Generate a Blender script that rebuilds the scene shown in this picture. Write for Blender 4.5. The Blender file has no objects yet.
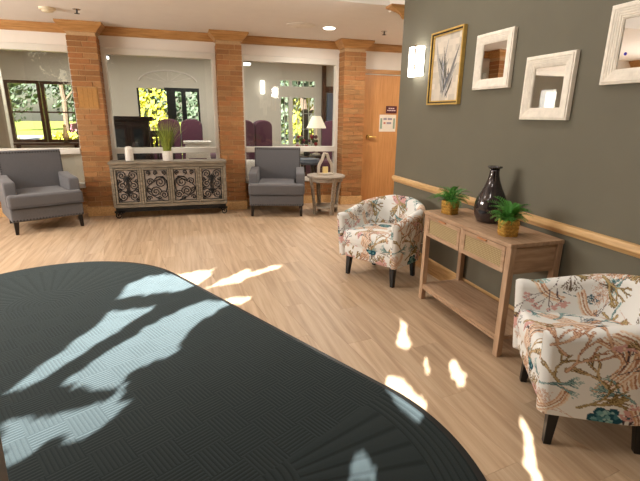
import bpy, bmesh, math, random
import numpy as np
from mathutils import Vector, Matrix

random.seed(7)
rng = np.random.default_rng(11)
PI = math.pi
SC = bpy.context.scene
COL = SC.collection

# ------------------------------------------------------------------ camera
F_PX, YAW, PITCH, ROLL, CAM_H = 437.0, .30287, .27835, .01415, 1.5
def setup_camera():
    fwd = Vector((math.sin(YAW)*math.cos(PITCH), math.cos(YAW)*math.cos(PITCH), -math.sin(PITCH)))
    rt = Vector((math.cos(YAW), -math.sin(YAW), 0)); up = rt.cross(fwd)
    r = math.cos(ROLL)*rt + math.sin(ROLL)*up
    u = -math.sin(ROLL)*rt + math.cos(ROLL)*up
    cd = bpy.data.cameras.new('camera'); cd.sensor_width = 36; cd.lens = F_PX/640*36
    cd.clip_start = .02; cd.clip_end = 300
    co = bpy.data.objects.new('camera', cd); COL.objects.link(co)
    m = Matrix((r, u, -fwd)).transposed().to_4x4(); m.translation = Vector((0, 0, CAM_H))
    co.matrix_world = m
    SC.camera = co
setup_camera()

# ------------------------------------------------------------------ sky, sun, exposure
SUN_H = Vector((.552, .834)); SUN_TAN = math.tan(math.radians(24))
w = bpy.data.worlds.new('sky'); SC.world = w; w.use_nodes = True
nt = w.node_tree; bg = nt.nodes['Background']
sky = nt.nodes.new('ShaderNodeTexSky'); sky.sky_type = 'NISHITA'; sky.sun_disc = False
sky.sun_elevation = math.radians(24); sky.sun_rotation = math.radians(213)
nt.links.new(sky.outputs[0], bg.inputs[0]); bg.inputs[1].default_value = .16
sd = bpy.data.lights.new('sun', 'SUN'); sd.energy = 44; sd.angle = math.radians(.3); sd.color = (.97, .99, .97)
so = bpy.data.objects.new('sun', sd); COL.objects.link(so)
so.rotation_euler = Vector((SUN_H.x, SUN_H.y, -SUN_TAN)).to_track_quat('-Z', 'Y').to_euler()
so.location = (-8, -12, 9)
vs = SC.view_settings; vs.view_transform = 'Standard'; vs.look = 'None'; vs.gamma = 1; vs.use_curve_mapping = False
vs.exposure = 0.12
SC.cycles.use_denoising = True
SC.cycles.max_bounces = 10; SC.cycles.diffuse_bounces = 6; SC.cycles.transparent_max_bounces = 12
SC.cycles.sample_clamp_indirect = 6; SC.cycles.caustics_reflective = False; SC.cycles.caustics_refractive = False
CEIL_W, LOUNGE_W, DOWN_W, FILL_SCONCE_W = 14, 34, 28, 46     # lamp strengths (watts)

# ------------------------------------------------------------------ materials
def L(c):   # sRGB 0-255 -> linear
    return tuple(((v/255)/12.92 if v/255 <= .04045 else ((v/255+.055)/1.055)**2.4) for v in c) + (1,)
MATS = {}
def base_mat(name, rough=.5, spec=.4, metal=0):
    m = bpy.data.materials.new(name); m.use_nodes = True
    b = m.node_tree.nodes['Principled BSDF']
    b.inputs['Roughness'].default_value = rough
    b.inputs['Specular IOR Level'].default_value = spec
    b.inputs['Metallic'].default_value = metal
    MATS[name] = m
    return m, m.node_tree, b
def N(nt, t, **kw):
    n = nt.nodes.new(t)
    for k, v in kw.items(): setattr(n, k, v)
    return n
def ramp(nt, src, stops):
    r = N(nt, 'ShaderNodeValToRGB'); e = r.color_ramp.elements
    while len(e) < len(stops): e.new(.5)
    for el, (p, c) in zip(e, stops): el.position = p; el.color = c
    nt.links.new(src, r.inputs[0]); return r.outputs[0]
def coords(nt, scale=(1, 1, 1), rot=(0, 0, 0), rnd=False, kind='Object'):
    tc = N(nt, 'ShaderNodeTexCoord'); mp = N(nt, 'ShaderNodeMapping')
    mp.inputs['Scale'].default_value = scale; mp.inputs['Rotation'].default_value = rot
    out = tc.outputs[kind]
    nt.links.new(out, mp.inputs[0])
    if rnd:
        oi = N(nt, 'ShaderNodeObjectInfo'); mu = N(nt, 'ShaderNodeVectorMath', operation='SCALE')
        mu.inputs[0].default_value = (31, 47, 17); nt.links.new(oi.outputs['Random'], mu.inputs[3])
        ad = N(nt, 'ShaderNodeVectorMath', operation='ADD')
        nt.links.new(mp.outputs[0], ad.inputs[0]); nt.links.new(mu.outputs[0], ad.inputs[1])
        return ad.outputs[0]
    return mp.outputs[0]
def noise(nt, vec, scale, detail=4, rough=.55):
    n = N(nt, 'ShaderNodeTexNoise'); n.inputs['Scale'].default_value = scale
    n.inputs['Detail'].default_value = detail; n.inputs['Roughness'].default_value = rough
    nt.links.new(vec, n.inputs['Vector']); return n.outputs['Fac']
def bump(nt, b, h, strength=.2, dist=.01):
    bp = N(nt, 'ShaderNodeBump'); bp.inputs['Strength'].default_value = strength; bp.inputs['Distance'].default_value = dist
    nt.links.new(h, bp.inputs['Height']); nt.links.new(bp.outputs[0], b.inputs['Normal'])
def scale_col(c, k): return tuple(min(1, v*k) for v in c[:3]) + (1,)
def paint(name, c, rough=.5, spec=.4, metal=0, var=.06, nscale=6, bmp=0, bscale=80):
    m, nt, b = base_mat(name, rough, spec, metal); c = L(c)
    v = coords(nt)
    f = noise(nt, v, nscale, 3)
    nt.links.new(ramp(nt, f, [(.3, scale_col(c, 1-var)), (.7, scale_col(c, 1+var))]), b.inputs['Base Color'])
    if bmp: bump(nt, b, noise(nt, v, bscale, 2), bmp, .003)
    return m
def wood(name, dark, mid, light, scale=(1, 8, 8), rough=.45, spec=.35, nscale=5, rot=(0, 0, 0), rnd=True, bmp=.08, rvar=0):
    m, nt, b = base_mat(name, rough, spec)
    v = coords(nt, scale, rot, rnd)
    f = noise(nt, v, nscale, 6, .6)
    col = ramp(nt, f, [(.28, L(dark)), (.5, L(mid)), (.72, L(light))])
    if rvar:
        oi = N(nt, 'ShaderNodeObjectInfo'); mr = N(nt, 'ShaderNodeMapRange')
        mr.inputs['To Min'].default_value = 1-rvar; mr.inputs['To Max'].default_value = 1+rvar
        nt.links.new(oi.outputs['Random'], mr.inputs[0])
        hs = N(nt, 'ShaderNodeHueSaturation'); nt.links.new(col, hs.inputs['Color']); nt.links.new(mr.outputs[0], hs.inputs['Value'])
        col = hs.outputs[0]
    nt.links.new(col, b.inputs['Base Color'])
    if bmp: bump(nt, b, f, bmp, .004)
    return m
def emit(name, c, s):
    m = bpy.data.materials.new(name); m.use_nodes = True; b = m.node_tree.nodes['Principled BSDF']
    b.inputs['Base Color'].default_value = L(c)
    b.inputs['Emission Color'].default_value = L(c); b.inputs['Emission Strength'].default_value = s
    MATS[name] = m; return m
def fabric(name, c, var=.12, rough=.95, sheen=.15):
    m, nt, b = base_mat(name, rough, .15)
    v = coords(nt); c = L(c)
    f = noise(nt, v, 160, 3, .7)
    nt.links.new(ramp(nt, f, [(.3, scale_col(c, 1-var*1.6)), (.7, scale_col(c, 1+var))]), b.inputs['Base Color'])
    b.inputs['Sheen Weight'].default_value = sheen
    bump(nt, b, f, .3, .003)
    return m
def vcol(name, rough=.9, spec=.2):
    m, nt, b = base_mat(name, rough, spec)
    a = N(nt, 'ShaderNodeVertexColor'); a.layer_name = 'print'
    nt.links.new(a.outputs[0], b.inputs['Base Color'])
    bump(nt, b, noise(nt, coords(nt), 300, 2), .15, .002)
    return m
def glass_pane(name, tint=(.96, .97, .96, 1), f0=.06):
    m = bpy.data.materials.new(name); m.use_nodes = True; nt = m.node_tree
    nt.nodes.clear()
    out = N(nt, 'ShaderNodeOutputMaterial'); mx = N(nt, 'ShaderNodeMixShader'); tr = N(nt, 'ShaderNodeBsdfTransparent')
    gl = N(nt, 'ShaderNodeBsdfGlossy'); gl.inputs['Roughness'].default_value = .005; lw = N(nt, 'ShaderNodeLayerWeight')
    lw.inputs[0].default_value = .5; tr.inputs[0].default_value = tint
    pw = N(nt, 'ShaderNodeMath', operation='POWER'); pw.inputs[1].default_value = 5; nt.links.new(lw.outputs['Facing'], pw.inputs[0])
    ma = N(nt, 'ShaderNodeMath', operation='MULTIPLY_ADD'); ma.inputs[1].default_value = .9; ma.inputs[2].default_value = f0; nt.links.new(pw.outputs[0], ma.inputs[0])
    nt.links.new(ma.outputs[0], mx.inputs[0]); nt.links.new(tr.outputs[0], mx.inputs[1]); nt.links.new(gl.outputs[0], mx.inputs[2])
    nt.links.new(mx.outputs[0], out.inputs[0]); MATS[name] = m; return m

PLANK_ANG = math.radians(8)
wood('plank', (162, 134, 108), (188, 161, 132), (206, 182, 155), scale=(9, .4, 1), rough=.42, spec=.35, nscale=2.4, rot=(0, 0, -PLANK_ANG), bmp=.04, rvar=.07)
paint('subfloor', (120, 92, 66), .7)
paint('ceiling_paint', (236, 230, 224), .9, .1, var=.015)
paint('white_paint', (226, 218, 208), .6, .3, var=.02)
paint('frame_white', (216, 211, 200), .4, .4, var=.03)
paint('sage_wall', (111, 107, 93), .6, .25, var=.03, nscale=3, bmp=.05, bscale=120)
paint('wall_cream', (205, 198, 184), .8, .2, var=.02)
paint('taupe', (156, 143, 131), .6, .3, var=.04)
wood('oak_trim', (148, 104, 58), (178, 130, 78), (196, 150, 96), scale=(1, 12, 12), rough=.4, nscale=4)
wood('oak_rail', (184, 142, 92), (208, 168, 116), (226, 190, 142), scale=(12, 1, 12), rough=.35, nscale=4)
wood('oak_door', (178, 122, 70), (194, 138, 84), (206, 150, 96), scale=(14, 14, .8), rough=.4, nscale=3, bmp=.03)
def brick_mat():
    m, nt, b = base_mat('brick', .85, .2)
    oi = N(nt, 'ShaderNodeObjectInfo')
    col = ramp(nt, oi.outputs['Random'], [(0, L((144, 100, 62))), (.3, L((162, 115, 72))), (.55, L((164, 109, 67))), (.8, L((174, 127, 82))), (1, L((154, 113, 74)))])
    v = coords(nt, rnd=True); f = noise(nt, v, 40, 4)
    mx = N(nt, 'ShaderNodeMixRGB', blend_type='MULTIPLY'); mx.inputs[0].default_value = 1
    nt.links.new(col, mx.inputs[1]); nt.links.new(ramp(nt, f, [(.3, (.78, .76, .74, 1)), (.65, (1, 1, 1, 1))]), mx.inputs[2])
    nt.links.new(mx.outputs[0], b.inputs['Base Color']); bump(nt, b, f, .3, .004)
brick_mat()
paint('mortar', (188, 156, 118), .9, .1, var=.1, nscale=60)
paint('panel_brick', (176, 130, 76), .85, .2, var=.12, nscale=30)
fabric('grey_fabric', (100, 98, 100)); fabric('purple_fabric', (98, 60, 76), sheen=.2); fabric('white_fabric', (225, 220, 214))
wood('dark_leg', (24, 18, 15), (34, 26, 22), (46, 36, 30), rough=.35)
paint('black_leg', (16, 15, 16), .3, .5)
paint('nail', (28, 24, 23), .5, .4, .2)
wood('table_wood', (152, 122, 96), (178, 146, 118), (196, 166, 138), scale=(9, 1, 9), rough=.5, nscale=4)
wood('table_wood_end', (152, 122, 96), (178, 146, 118), (196, 166, 138), scale=(1, 9, 9), rough=.5, nscale=4)
wood('table_wood_leg', (158, 128, 102), (182, 150, 122), (198, 168, 140), scale=(9, 9, 1), rough=.5, nscale=4)
def rattan():
    m, nt, b = base_mat('rattan', .7, .25)
    v = coords(nt); ck = N(nt, 'ShaderNodeTexWave'); ck.wave_type = 'BANDS'; ck.bands_direction = 'Y'
    ck.inputs['Scale'].default_value = 22; ck.inputs['Distortion'].default_value = 1.2; nt.links.new(v, ck.inputs['Vector'])
    c2 = N(nt, 'ShaderNodeTexWave'); c2.bands_direction = 'Z'; c2.inputs['Scale'].default_value = 26; nt.links.new(v, c2.inputs['Vector'])
    mu = N(nt, 'ShaderNodeMath', operation='MULTIPLY'); nt.links.new(ck.outputs['Fac'], mu.inputs[0]); nt.links.new(c2.outputs['Fac'], mu.inputs[1])
    nt.links.new(ramp(nt, mu.outputs[0], [(0, L((150, 128, 92))), (.6, L((196, 178, 138)))]), b.inputs['Base Color'])
    bump(nt, b, mu.outputs[0], .4, .004)
rattan()
paint('leather_tab', (186, 128, 84), .5)
wood('grey_wash', (120, 108, 94), (146, 134, 120), (168, 156, 142), scale=(1, 9, 9), rough=.6, nscale=5)
wood('pale_wood', (170, 156, 140), (190, 178, 162), (206, 196, 182), scale=(9, 9, 1), rough=.6, nscale=5)
wood('cabinet_wood', (98, 88, 74), (124, 113, 97), (148, 137, 120), scale=(1, 7, 7), rough=.65, nscale=6)
paint('cabinet_panel', (146, 134, 124), .7, .2, var=.12, nscale=20)
paint('iron', (20, 19, 20), .45, .5, .3)
paint('ceramic_white', (222, 216, 208), .35, .5, var=.08, nscale=40)
paint('candle_wax', (240, 216, 150), .5, .3)
paint('fern_green', (74, 136, 56), .55, .3, var=.35, nscale=30)
paint('fern_green_pale', (118, 172, 84), .55, .3, var=.3, nscale=30)
paint('grass_green', (134, 146, 58), .6, .3, var=.35, nscale=18)
paint('basket_straw', (202, 158, 78), .75, .2, var=.3, nscale=70)
paint('basket_dark', (182, 136, 64), .75, .2, var=.2, nscale=70)
def vase_mat():
    m, nt, b = base_mat('smoked_glass', .06, .8)
    b.inputs['Base Color'].default_value = L((52, 44, 46)); b.inputs['Coat Weight'].default_value = .6
    b.inputs['Metallic'].default_value = .35
    v = coords(nt); bump(nt, b, noise(nt, v, 14, 2), .25, .01)
vase_mat()
paint('gold_frame', (222, 186, 106), .4, .5, .5, var=.12, nscale=20)
paint('frame_wash', (244, 237, 225), .6, .3, var=.08, nscale=25, bmp=.1)
m, nt_, b_ = base_mat('mirror_glass', .01, .5, 1); b_.inputs['Base Color'].default_value = (.86, .85, .83, 1)
paint('blue_sticker', (52, 40, 168), .5)
paint('chrome', (200, 198, 194), .2, .5, 1); paint('dark_metal', (40, 36, 34), .4, .5, .6); paint('brass', (206, 170, 100), .25, .5, 1)
paint('plaque_maroon', (78, 24, 34), .4); paint('paper', (226, 214, 200), .8, .1); paint('ink', (150, 140, 150), .8, .1); paint('plaque_text', (214, 190, 190), .6)
paint('rust_text', (190, 120, 104), .8, .1); paint('green_ink', (140, 160, 140), .8, .1)
emit('sconce_glow', (255, 250, 240), 9); emit('lamp_glow', (255, 244, 226), 16); emit('panel_glow', (255, 244, 230), 5); emit('shade_glow', (250, 240, 215), .55)
emit('white_tube', (255, 252, 246), 3); emit('flame_glow', (255, 214, 120), 1.0)
glass_pane('pane_glass'); glass_pane('front_glass', (.98, .98, .98, 1), .02)
paint('detector', (224, 208, 178), .5); paint('vent_white', (236, 228, 216), .6)
wood('mahogany', (26, 14, 14), (40, 22, 20), (56, 32, 28), rough=.35); wood('walnut', (52, 30, 20), (76, 46, 30), (96, 62, 42), rough=.4)
paint('black_frame', (14, 13, 13), .4); paint('petal_red', (150, 40, 48), .7); paint('petal_white', (232, 222, 214), .7)
paint('lawn', (150, 160, 72), .95, .1, var=.3, nscale=2); paint('leaf_yellow', (198, 190, 70), .7, .2, var=.35, nscale=5)
paint('leaf_outdoor', (88, 100, 78), .7, .2, var=.35, nscale=5); paint('bark', (96, 80, 66), .9, .1, var=.25, nscale=12)
paint('car_red', (176, 110, 120), .3, .5); paint('car_glass', (40, 44, 50), .1, .6); paint('tyre', (24, 24, 24), .8); paint('asphalt', (150, 148, 144), .9, .1)
paint('statue_tan', (206, 176, 120), .6); vcol('coral_print', .9, .15); vcol('art_print', .8, .2)
paint('blue_grey', (96, 108, 128), .4)

def mat_rug():
    m, nt, b = base_mat('mat_carpet', .9, .1)
    tc = N(nt, 'ShaderNodeTexCoord'); sp = N(nt, 'ShaderNodeSeparateXYZ'); nt.links.new(tc.outputs['Object'], sp.inputs[0])
    def M(op, a, b_=None, c=None):
        n = N(nt, 'ShaderNodeMath', operation=op)
        for i, q in enumerate((a, b_, c)):
            if q is None: continue
            if isinstance(q, (int, float)): n.inputs[i].default_value = q
            else: nt.links.new(q, n.inputs[i])
        return n.outputs[0]
    x, y = sp.outputs[0], sp.outputs[1]; T = .165
    # parquet of ribbed tiles
    ix, iy = M('FLOOR', M('DIVIDE', x, T)), M('FLOOR', M('DIVIDE', y, T))
    par = M('FLOORED_MODULO', M('ADD', ix, iy), 2)
    rx = M('SINE', M('MULTIPLY', x, 2*PI*8/T)); ry = M('SINE', M('MULTIPLY', y, 2*PI*8/T))
    tile = M('ADD', M('MULTIPLY', rx, par), M('MULTIPLY', ry, M('SUBTRACT', 1, par)))
    # fans in the rounded ends
    ay = M('SUBTRACT', M('ABSOLUTE', y), 1.3)
    ang = M('ARCTAN2', ay, x); rad = M('SQRT', M('ADD', M('MULTIPLY', x, x), M('MULTIPLY', ay, ay)))
    rays = M('SINE', M('MULTIPLY', ang, 44)); rings = M('SINE', M('MULTIPLY', rad, 2*PI/.035))
    inner = M('LESS_THAN', rad, .3); outer = M('GREATER_THAN', rad, .86)
    useR = M('MINIMUM', M('ADD', inner, outer), 1)
    fan = M('ADD', M('MULTIPLY', rings, useR), M('MULTIPLY', rays, M('SUBTRACT', 1, useR)))
    isfan = M('GREATER_THAN', ay, 0)
    h = M('ADD', M('MULTIPLY', fan, isfan), M('MULTIPLY', tile, M('SUBTRACT', 1, isfan)))
    pile = noise(nt, tc.outputs['Object'], 420, 2)
    hh = M('ADD', M('MULTIPLY', h, .5), M('MULTIPLY', pile, .6))
    groove = M('SMOOTH_MIN', M('MULTIPLY', M('ADD', h, 1.02), 1.6), 1, .2)
    cf = M('MULTIPLY', groove, M('ADD', .55, M('MULTIPLY', pile, .8)))
    nt.links.new(ramp(nt, cf, [(.0, L((12, 14, 14))), (.9, L((30, 35, 35)))]), b.inputs['Base Color'])
    b.inputs['Sheen Weight'].default_value = .22; b.inputs['Sheen Tint'].default_value = (.75, .95, 1, 1); b.inputs['Sheen Roughness'].default_value = .5
    bump(nt, b, hh, .3, .004)
mat_rug()

# ------------------------------------------------------------------ mesh helpers
class MB:
    def __init__(s): s.v = []; s.f = []
    def add(s, vs, fs):
        o = len(s.v); s.v += [tuple(p) for p in vs]; s.f += [tuple(i+o for i in f) for f in fs]; return s
    def box(s, x0, x1, y0, y1, z0, z1):
        return s.add([(x0, y0, z0), (x1, y0, z0), (x1, y1, z0), (x0, y1, z0), (x0, y0, z1), (x1, y0, z1), (x1, y1, z1), (x0, y1, z1)],
                     [(0, 3, 2, 1), (4, 5, 6, 7), (0, 1, 5, 4), (1, 2, 6, 5), (2, 3, 7, 6), (3, 0, 4, 7)])
    def taper(s, c0, c1, z0, z1, a0, a1):      # square leg: centre/half size at bottom and at top
        v = []
        for (cx, cy), z, a in ((c0, z0, a0), (c1, z1, a1)):
            v += [(cx-a, cy-a, z), (cx+a, cy-a, z), (cx+a, cy+a, z), (cx-a, cy+a, z)]
        return s.add(v, [(0, 3, 2, 1), (4, 5, 6, 7), (0, 1, 5, 4), (1, 2, 6, 5), (2, 3, 7, 6), (3, 0, 4, 7)])
    def prism(s, poly, z0, z1):
        n = len(poly)
        return s.add([(x, y, z0) for x, y in poly]+[(x, y, z1) for x, y in poly],
                     [tuple(range(n))[::-1], tuple(range(n, 2*n))]+[(i, (i+1) % n, n+(i+1) % n, n+i) for i in range(n)])
    def extrude(s, prof, axis, a0, a1):       # profile [(p,q)] extruded along an axis: x->(y,z), y->(x,z)
        n = len(prof)
        P = (lambda t, p, q: (t, p, q)) if axis == 'x' else (lambda t, p, q: (p, t, q))
        return s.add([P(a0, p, q) for p, q in prof]+[P(a1, p, q) for p, q in prof],
                     [tuple(range(n)), tuple(range(2*n-1, n-1, -1))]+[(i, n+i, n+(i+1) % n, (i+1) % n) for i in range(n)])
    def lathe(s, prof, n=24, c=(0, 0, 0)):
        v = []; f = []
        for r, z in prof:
            v += [(c[0]+r*math.cos(2*PI*k/n), c[1]+r*math.sin(2*PI*k/n), c[2]+z) for k in range(n)]
        for i in range(len(prof)-1):
            f += [(i*n+k, i*n+(k+1) % n, (i+1)*n+(k+1) % n, (i+1)*n+k) for k in range(n)]
        f += [tuple(range(n))[::-1], tuple(range((len(prof)-1)*n, len(prof)*n))]
        return s.add(v, f)
    def tube(s, path, r, n=8, closed=False):
        P = [Vector(p) for p in path]; m = len(P); v = []; f = []
        rr = r if hasattr(r, '__len__') else [r]*m
        ref = None
        for i in range(m):
            t = (P[(i+1) % m]-P[i-1]) if closed else (P[min(i+1, m-1)]-P[max(i-1, 0)])
            t.normalize()
            if ref is None: ref = Vector((0, 0, 1)) if abs(t.z) < .9 else Vector((1, 0, 0))
            a = (ref - t*ref.dot(t))
            if a.length < 1e-5: a = t.orthogonal()
            a.normalize(); ref = a; b = t.cross(a)
            v += [P[i]+(a*math.cos(2*PI*k/n)+b*math.sin(2*PI*k/n))*rr[i] for k in range(n)]
        for i in range(m if closed else m-1):
            j = (i+1) % m
            f += [(i*n+k, i*n+(k+1) % n, j*n+(k+1) % n, j*n+k) for k in range(n)]
        if not closed: f += [tuple(range(n))[::-1], tuple(range((m-1)*n, m*n))]
        return s.add(v, f)
    def ball(s, c, r, n=10, m=6, sz=1):
        prof = [(max(1e-4, r*math.sin(PI*i/m)), -r*sz*math.cos(PI*i/m)) for i in range(m+1)]
        return s.lathe(prof, n, c)
    def mesh(s, name):
        me = bpy.data.meshes.new(name); me.from_pydata(s.v, [], s.f); me.update()
        return me
    def build(s, name, mat, parent=None, smooth=False, bevel=0, seg=2, loc=None, auto=False):
        return link(name, s.mesh(name), mat, parent, smooth, bevel, seg, loc)
def fixn(me):
    bm = bmesh.new(); bm.from_mesh(me); bmesh.ops.recalc_face_normals(bm, faces=bm.faces); bm.to_mesh(me); bm.free()
def link(name, me, mat, parent=None, smooth=False, bevel=0, seg=2, loc=None):
    fixn(me) if len(me.polygons) < 60000 else None
    o = bpy.data.objects.new(name, me); COL.objects.link(o)
    if mat: me.materials.append(MATS[mat])
    if parent: o.parent = parent
    if loc: o.location = loc
    if smooth:
        me.polygons.foreach_set('use_smooth', [True]*len(me.polygons))
        if smooth != 'all':
            try: me.set_sharp_from_angle(angle=math.radians(40))
            except Exception: pass
    if bevel:
        bv = o.modifiers.new('bevel', 'BEVEL'); bv.width = bevel; bv.segments = seg; bv.limit_method = 'ANGLE'; bv.angle_limit = math.radians(35)
        me.polygons.foreach_set('use_smooth', [True]*len(me.polygons))
        if hasattr(bv, 'harden_normals'): bv.harden_normals = True
    return o
def thing(name, label, cat, loc=(0, 0, 0), rz=0, group=None, kind=None):
    o = bpy.data.objects.new(name, None); COL.objects.link(o); o.empty_display_size = .1
    o.location = loc; o.rotation_euler = (0, 0, rz)
    return tag(o, label, cat, group, kind)
def tag(o, label=None, cat=None, group=None, kind=None):
    if label: o['label'] = label
    if cat: o['category'] = cat
    if group: o['group'] = group
    if kind: o['kind'] = kind
    return o
def struct(name, mb, mat, parent=None, label=None, **kw):
    o = mb.build(name, mat, parent, **kw); o['kind'] = 'structure'
    if label: o['label'] = label
    return o
def sroot(name, label=None):
    o = bpy.data.objects.new(name, None); COL.objects.link(o); o['kind'] = 'structure'
    if label: o['label'] = label
    return o
def copy_tree(o, parent=None):
    c = o.copy(); COL.objects.link(c); c.parent = parent
    for ch in list(o.children): copy_tree(ch, c)
    return c
def area_lamp(name, loc, size, watts, color=(1, .93, .84), parent=None, rot=(0, 0, 0), sizey=None):
    d = bpy.data.lights.new(name, 'AREA'); d.energy = watts; d.color = color; d.size = size
    if sizey: d.shape = 'RECTANGLE'; d.size_y = sizey
    o = bpy.data.objects.new(name, d); COL.objects.link(o); o.location = loc; o.rotation_euler = rot
    if parent: o.parent = parent
    return o

# ------------------------------------------------------------------ room dimensions
XR = 2.28          # sage wall face
YC = 7.12          # column fronts
YW = 7.40          # window wall face
ZC = 2.67          # low ceiling
XL, XE = -4.5, 4.2
YB = -1.2          # glazed entrance wall behind the viewer
YS = 4.88          # where the low ceiling starts
YEND = 4.50        # end of the sage wall
ZH = 3.5
YLB = 11.0         # far wall of the lounge

# ------------------------------------------------------------------ floor
def clip(poly, x0, x1, y0, y1):
    def cut(p, f, inter):
        out = []
        for i in range(len(p)):
            a, b = p[i-1], p[i]
            if f(b):
                if not f(a): out.append(inter(a, b))
                out.append(b)
            elif f(a): out.append(inter(a, b))
        return out
    def ix(v): return lambda a, b: (v, a[1]+(b[1]-a[1])*(v-a[0])/(b[0]-a[0]))
    def iy(v): return lambda a, b: (a[0]+(b[0]-a[0])*(v-a[1])/(b[1]-a[1]), v)
    for f, i in ((lambda p: p[0] >= x0, ix(x0)), (lambda p: p[0] <= x1, ix(x1)), (lambda p: p[1] >= y0, iy(y0)), (lambda p: p[1] <= y1, iy(y1))):
        if len(poly) < 3: return []
        poly = cut(poly, f, i)
    return poly
def build_floor():
    b = MB().box(XL-.2, XE+.2, YB-.2, YLB+.2, -.12, -.004)
    fl = struct('floor', b, 'subfloor', label='light oak plank floor of the lobby')
    ca, sa = math.cos(PLANK_ANG), math.sin(PLANK_ANG)
    PW, PL, g = .19, 1.25, .0006
    for i in range(-22, 30):
        off = (i*0.41) % 1*PL
        for j in range(-3, 9):
            x0, y0 = i*PW+g, j*PL+off+g; x1, y1 = (i+1)*PW-g, (j+1)*PL+off-g
            q = [(x*ca-y*sa, x*sa+y*ca) for x, y in ((x0, y0), (x1, y0), (x1, y1), (x0, y1))]
            for r in ((-3.3, XR, .75, YW-.02), (XR+.0012, XE, YEND, YW-.02)):
                p = clip(q, *r)
                if len(p) < 3: continue
                A = abs(sum(p[k-1][0]*p[k][1]-p[k][0]*p[k-1][1] for k in range(len(p))))/2
                if A < .004: continue
                struct('plank', MB().prism(p, -.004, 0), 'plank', fl).__delitem__('kind')
    # the floor carries on under the viewer and into the lounge
    struct('floor_near', MB().box(XL, XR, YB, .749, -.004, 0), 'plank', fl).__delitem__('kind')
    struct('floor_side', MB().box(XL, -3.301, .7495, YW-.02, -.004, 0), 'plank', fl).__delitem__('kind')
    struct('lounge_floor', MB().box(XL, XE, YW+.13, YLB, -.004, 0), 'plank', fl).__delitem__('kind')
build_floor()

# ------------------------------------------------------------------ walls and ceilings
struct('wall_right', MB().box(XR, XR+.14, YB, YEND, 0, ZH), 'sage_wall', label='sage green wall on the right')
struct('wall_recess', MB().box(XR+.14, XE, YEND-.14, YEND, 0, ZC+.2), 'sage_wall', label='sage green wall turning behind the corner')
struct('wall_east', MB().box(XE, XE+.15, YEND-.14, YLB, 0, ZC+.3), 'wall_cream')
struct('wall_left', MB().box(XL-.15, XL, YB, YLB, 0, ZH), 'wall_cream')
struct('ceiling', MB().box(XL, XE, YS, YW+.13, ZC, ZC+.12), 'ceiling_paint', label='pale low ceiling over the seating bay')
struct('ceiling_fascia', MB().box(XL, XR+.14, YS-.02, YS, ZC, ZH), 'ceiling_paint', label='white drop where the ceiling steps down')
struct('ceiling_recess', MB().box(XR+.14, XE, YEND-.14, YS, ZC, ZC+.12), 'ceiling_paint')
struct('ceiling_lobby', MB().box(XL-.15, XR+.14, YB-.15, YS, ZH, ZH+.12), 'ceiling_paint')
struct('ceiling_lounge', MB().box(XL, XE, YW+.13, YLB+.15, 2.78, 2.9), 'ceiling_paint')

# crown piece turning the corner of the sage wall
lv = [(.012, 2.47), (.02, 2.485), (.035, 2.515), (.065, 2.54), (.11, 2.565), (.145, 2.585), (.145, 2.605)]
v = []; f = []
for o_, z in lv: v += [(XR-o_, YEND, z), (XR-o_, YEND+o_, z), (XE-.002, YEND+o_, z), (XE-.002, YEND, z)]
for i in range(len(lv)-1):
    for k in range(4): f.append((i*4+k, i*4+(k+1) % 4, i*4+4+(k+1) % 4, i*4+4+k))
f += [(0, 1, 2, 3), tuple(len(lv)*4-4+k for k in range(4))]
struct('trim_corner', MB().add(v, f), 'oak_trim', label='oak crown moulding at the corner of the sage wall')
cp = [(0, 2.55), (.012, 2.553), (.02, 2.58), (.06, 2.625), (.08, 2.65), (.08, ZC-.001), (0, ZC-.001)]
struct('trim_left', MB().extrude([(XL+p, q) for p, q in cp], 'y', YS, YW), 'oak_trim', label='oak crown moulding on the left wall')
struct('wall_upper', MB().box(XR, XR+.14, YEND, YS, 2.606, ZH), 'ceiling_paint')
# chair rail and baseboards
rp = [(0, .795), (.012, .797), (.018, .81), (.032, .825), (.032, .845), (.022, .862), (0, .866)]
struct('trim_chair_rail', MB().extrude([(XR-p, q) for p, q in rp], 'y', YB, YEND), 'oak_rail', label='honey oak chair rail along the sage wall', bevel=.003)
bp_ = [(0, 0), (.016, 0), (.016, .12), (.010, .14), (0, .15)]
struct('baseboard_right', MB().extrude([(XR-p, q) for p, q in bp_], 'y', YB, YEND), 'oak_rail')
struct('baseboard_recess', MB().extrude([(YEND+p, q) for p, q in bp_], 'x', XR, XE-.002), 'oak_trim')
struct('baseboard_corner', MB().box(XR-.016, XR, YEND, YEND+.016, 0, .15), 'oak_trim')

# entrance wall behind the viewer: glazed, the low sun comes in here
GX0, GX1, GZ0, GZ1 = -4.4, .9, .12, 3.25
struct('wall_entrance', MB().box(XL, GX0, YB-.15, YB, 0, ZH).box(GX1, XR+.14, YB-.15, YB, 0, ZH).box(GX0, GX1, YB-.15, YB, 0, GZ0).box(GX0, GX1, YB-.15, YB, GZ1, ZH), 'wall_cream')
wr = sroot('window_4', 'tall glazed entrance wall')
for k in range(3):
    x = GX0+(GX1-GX0)*k/2
    MB().box(x-.025, x+.025, YB-.11, YB-.05, GZ0, GZ1).build('mullion', 'black_frame', wr)
for k in range(2):
    xa, xb = GX0+(GX1-GX0)*k/2+.03, GX0+(GX1-GX0)*(k+1)/2-.03
    MB().box(xa, xb, YB-.083, YB-.077, GZ0, GZ1).build('pane', 'front_glass', wr)

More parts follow.
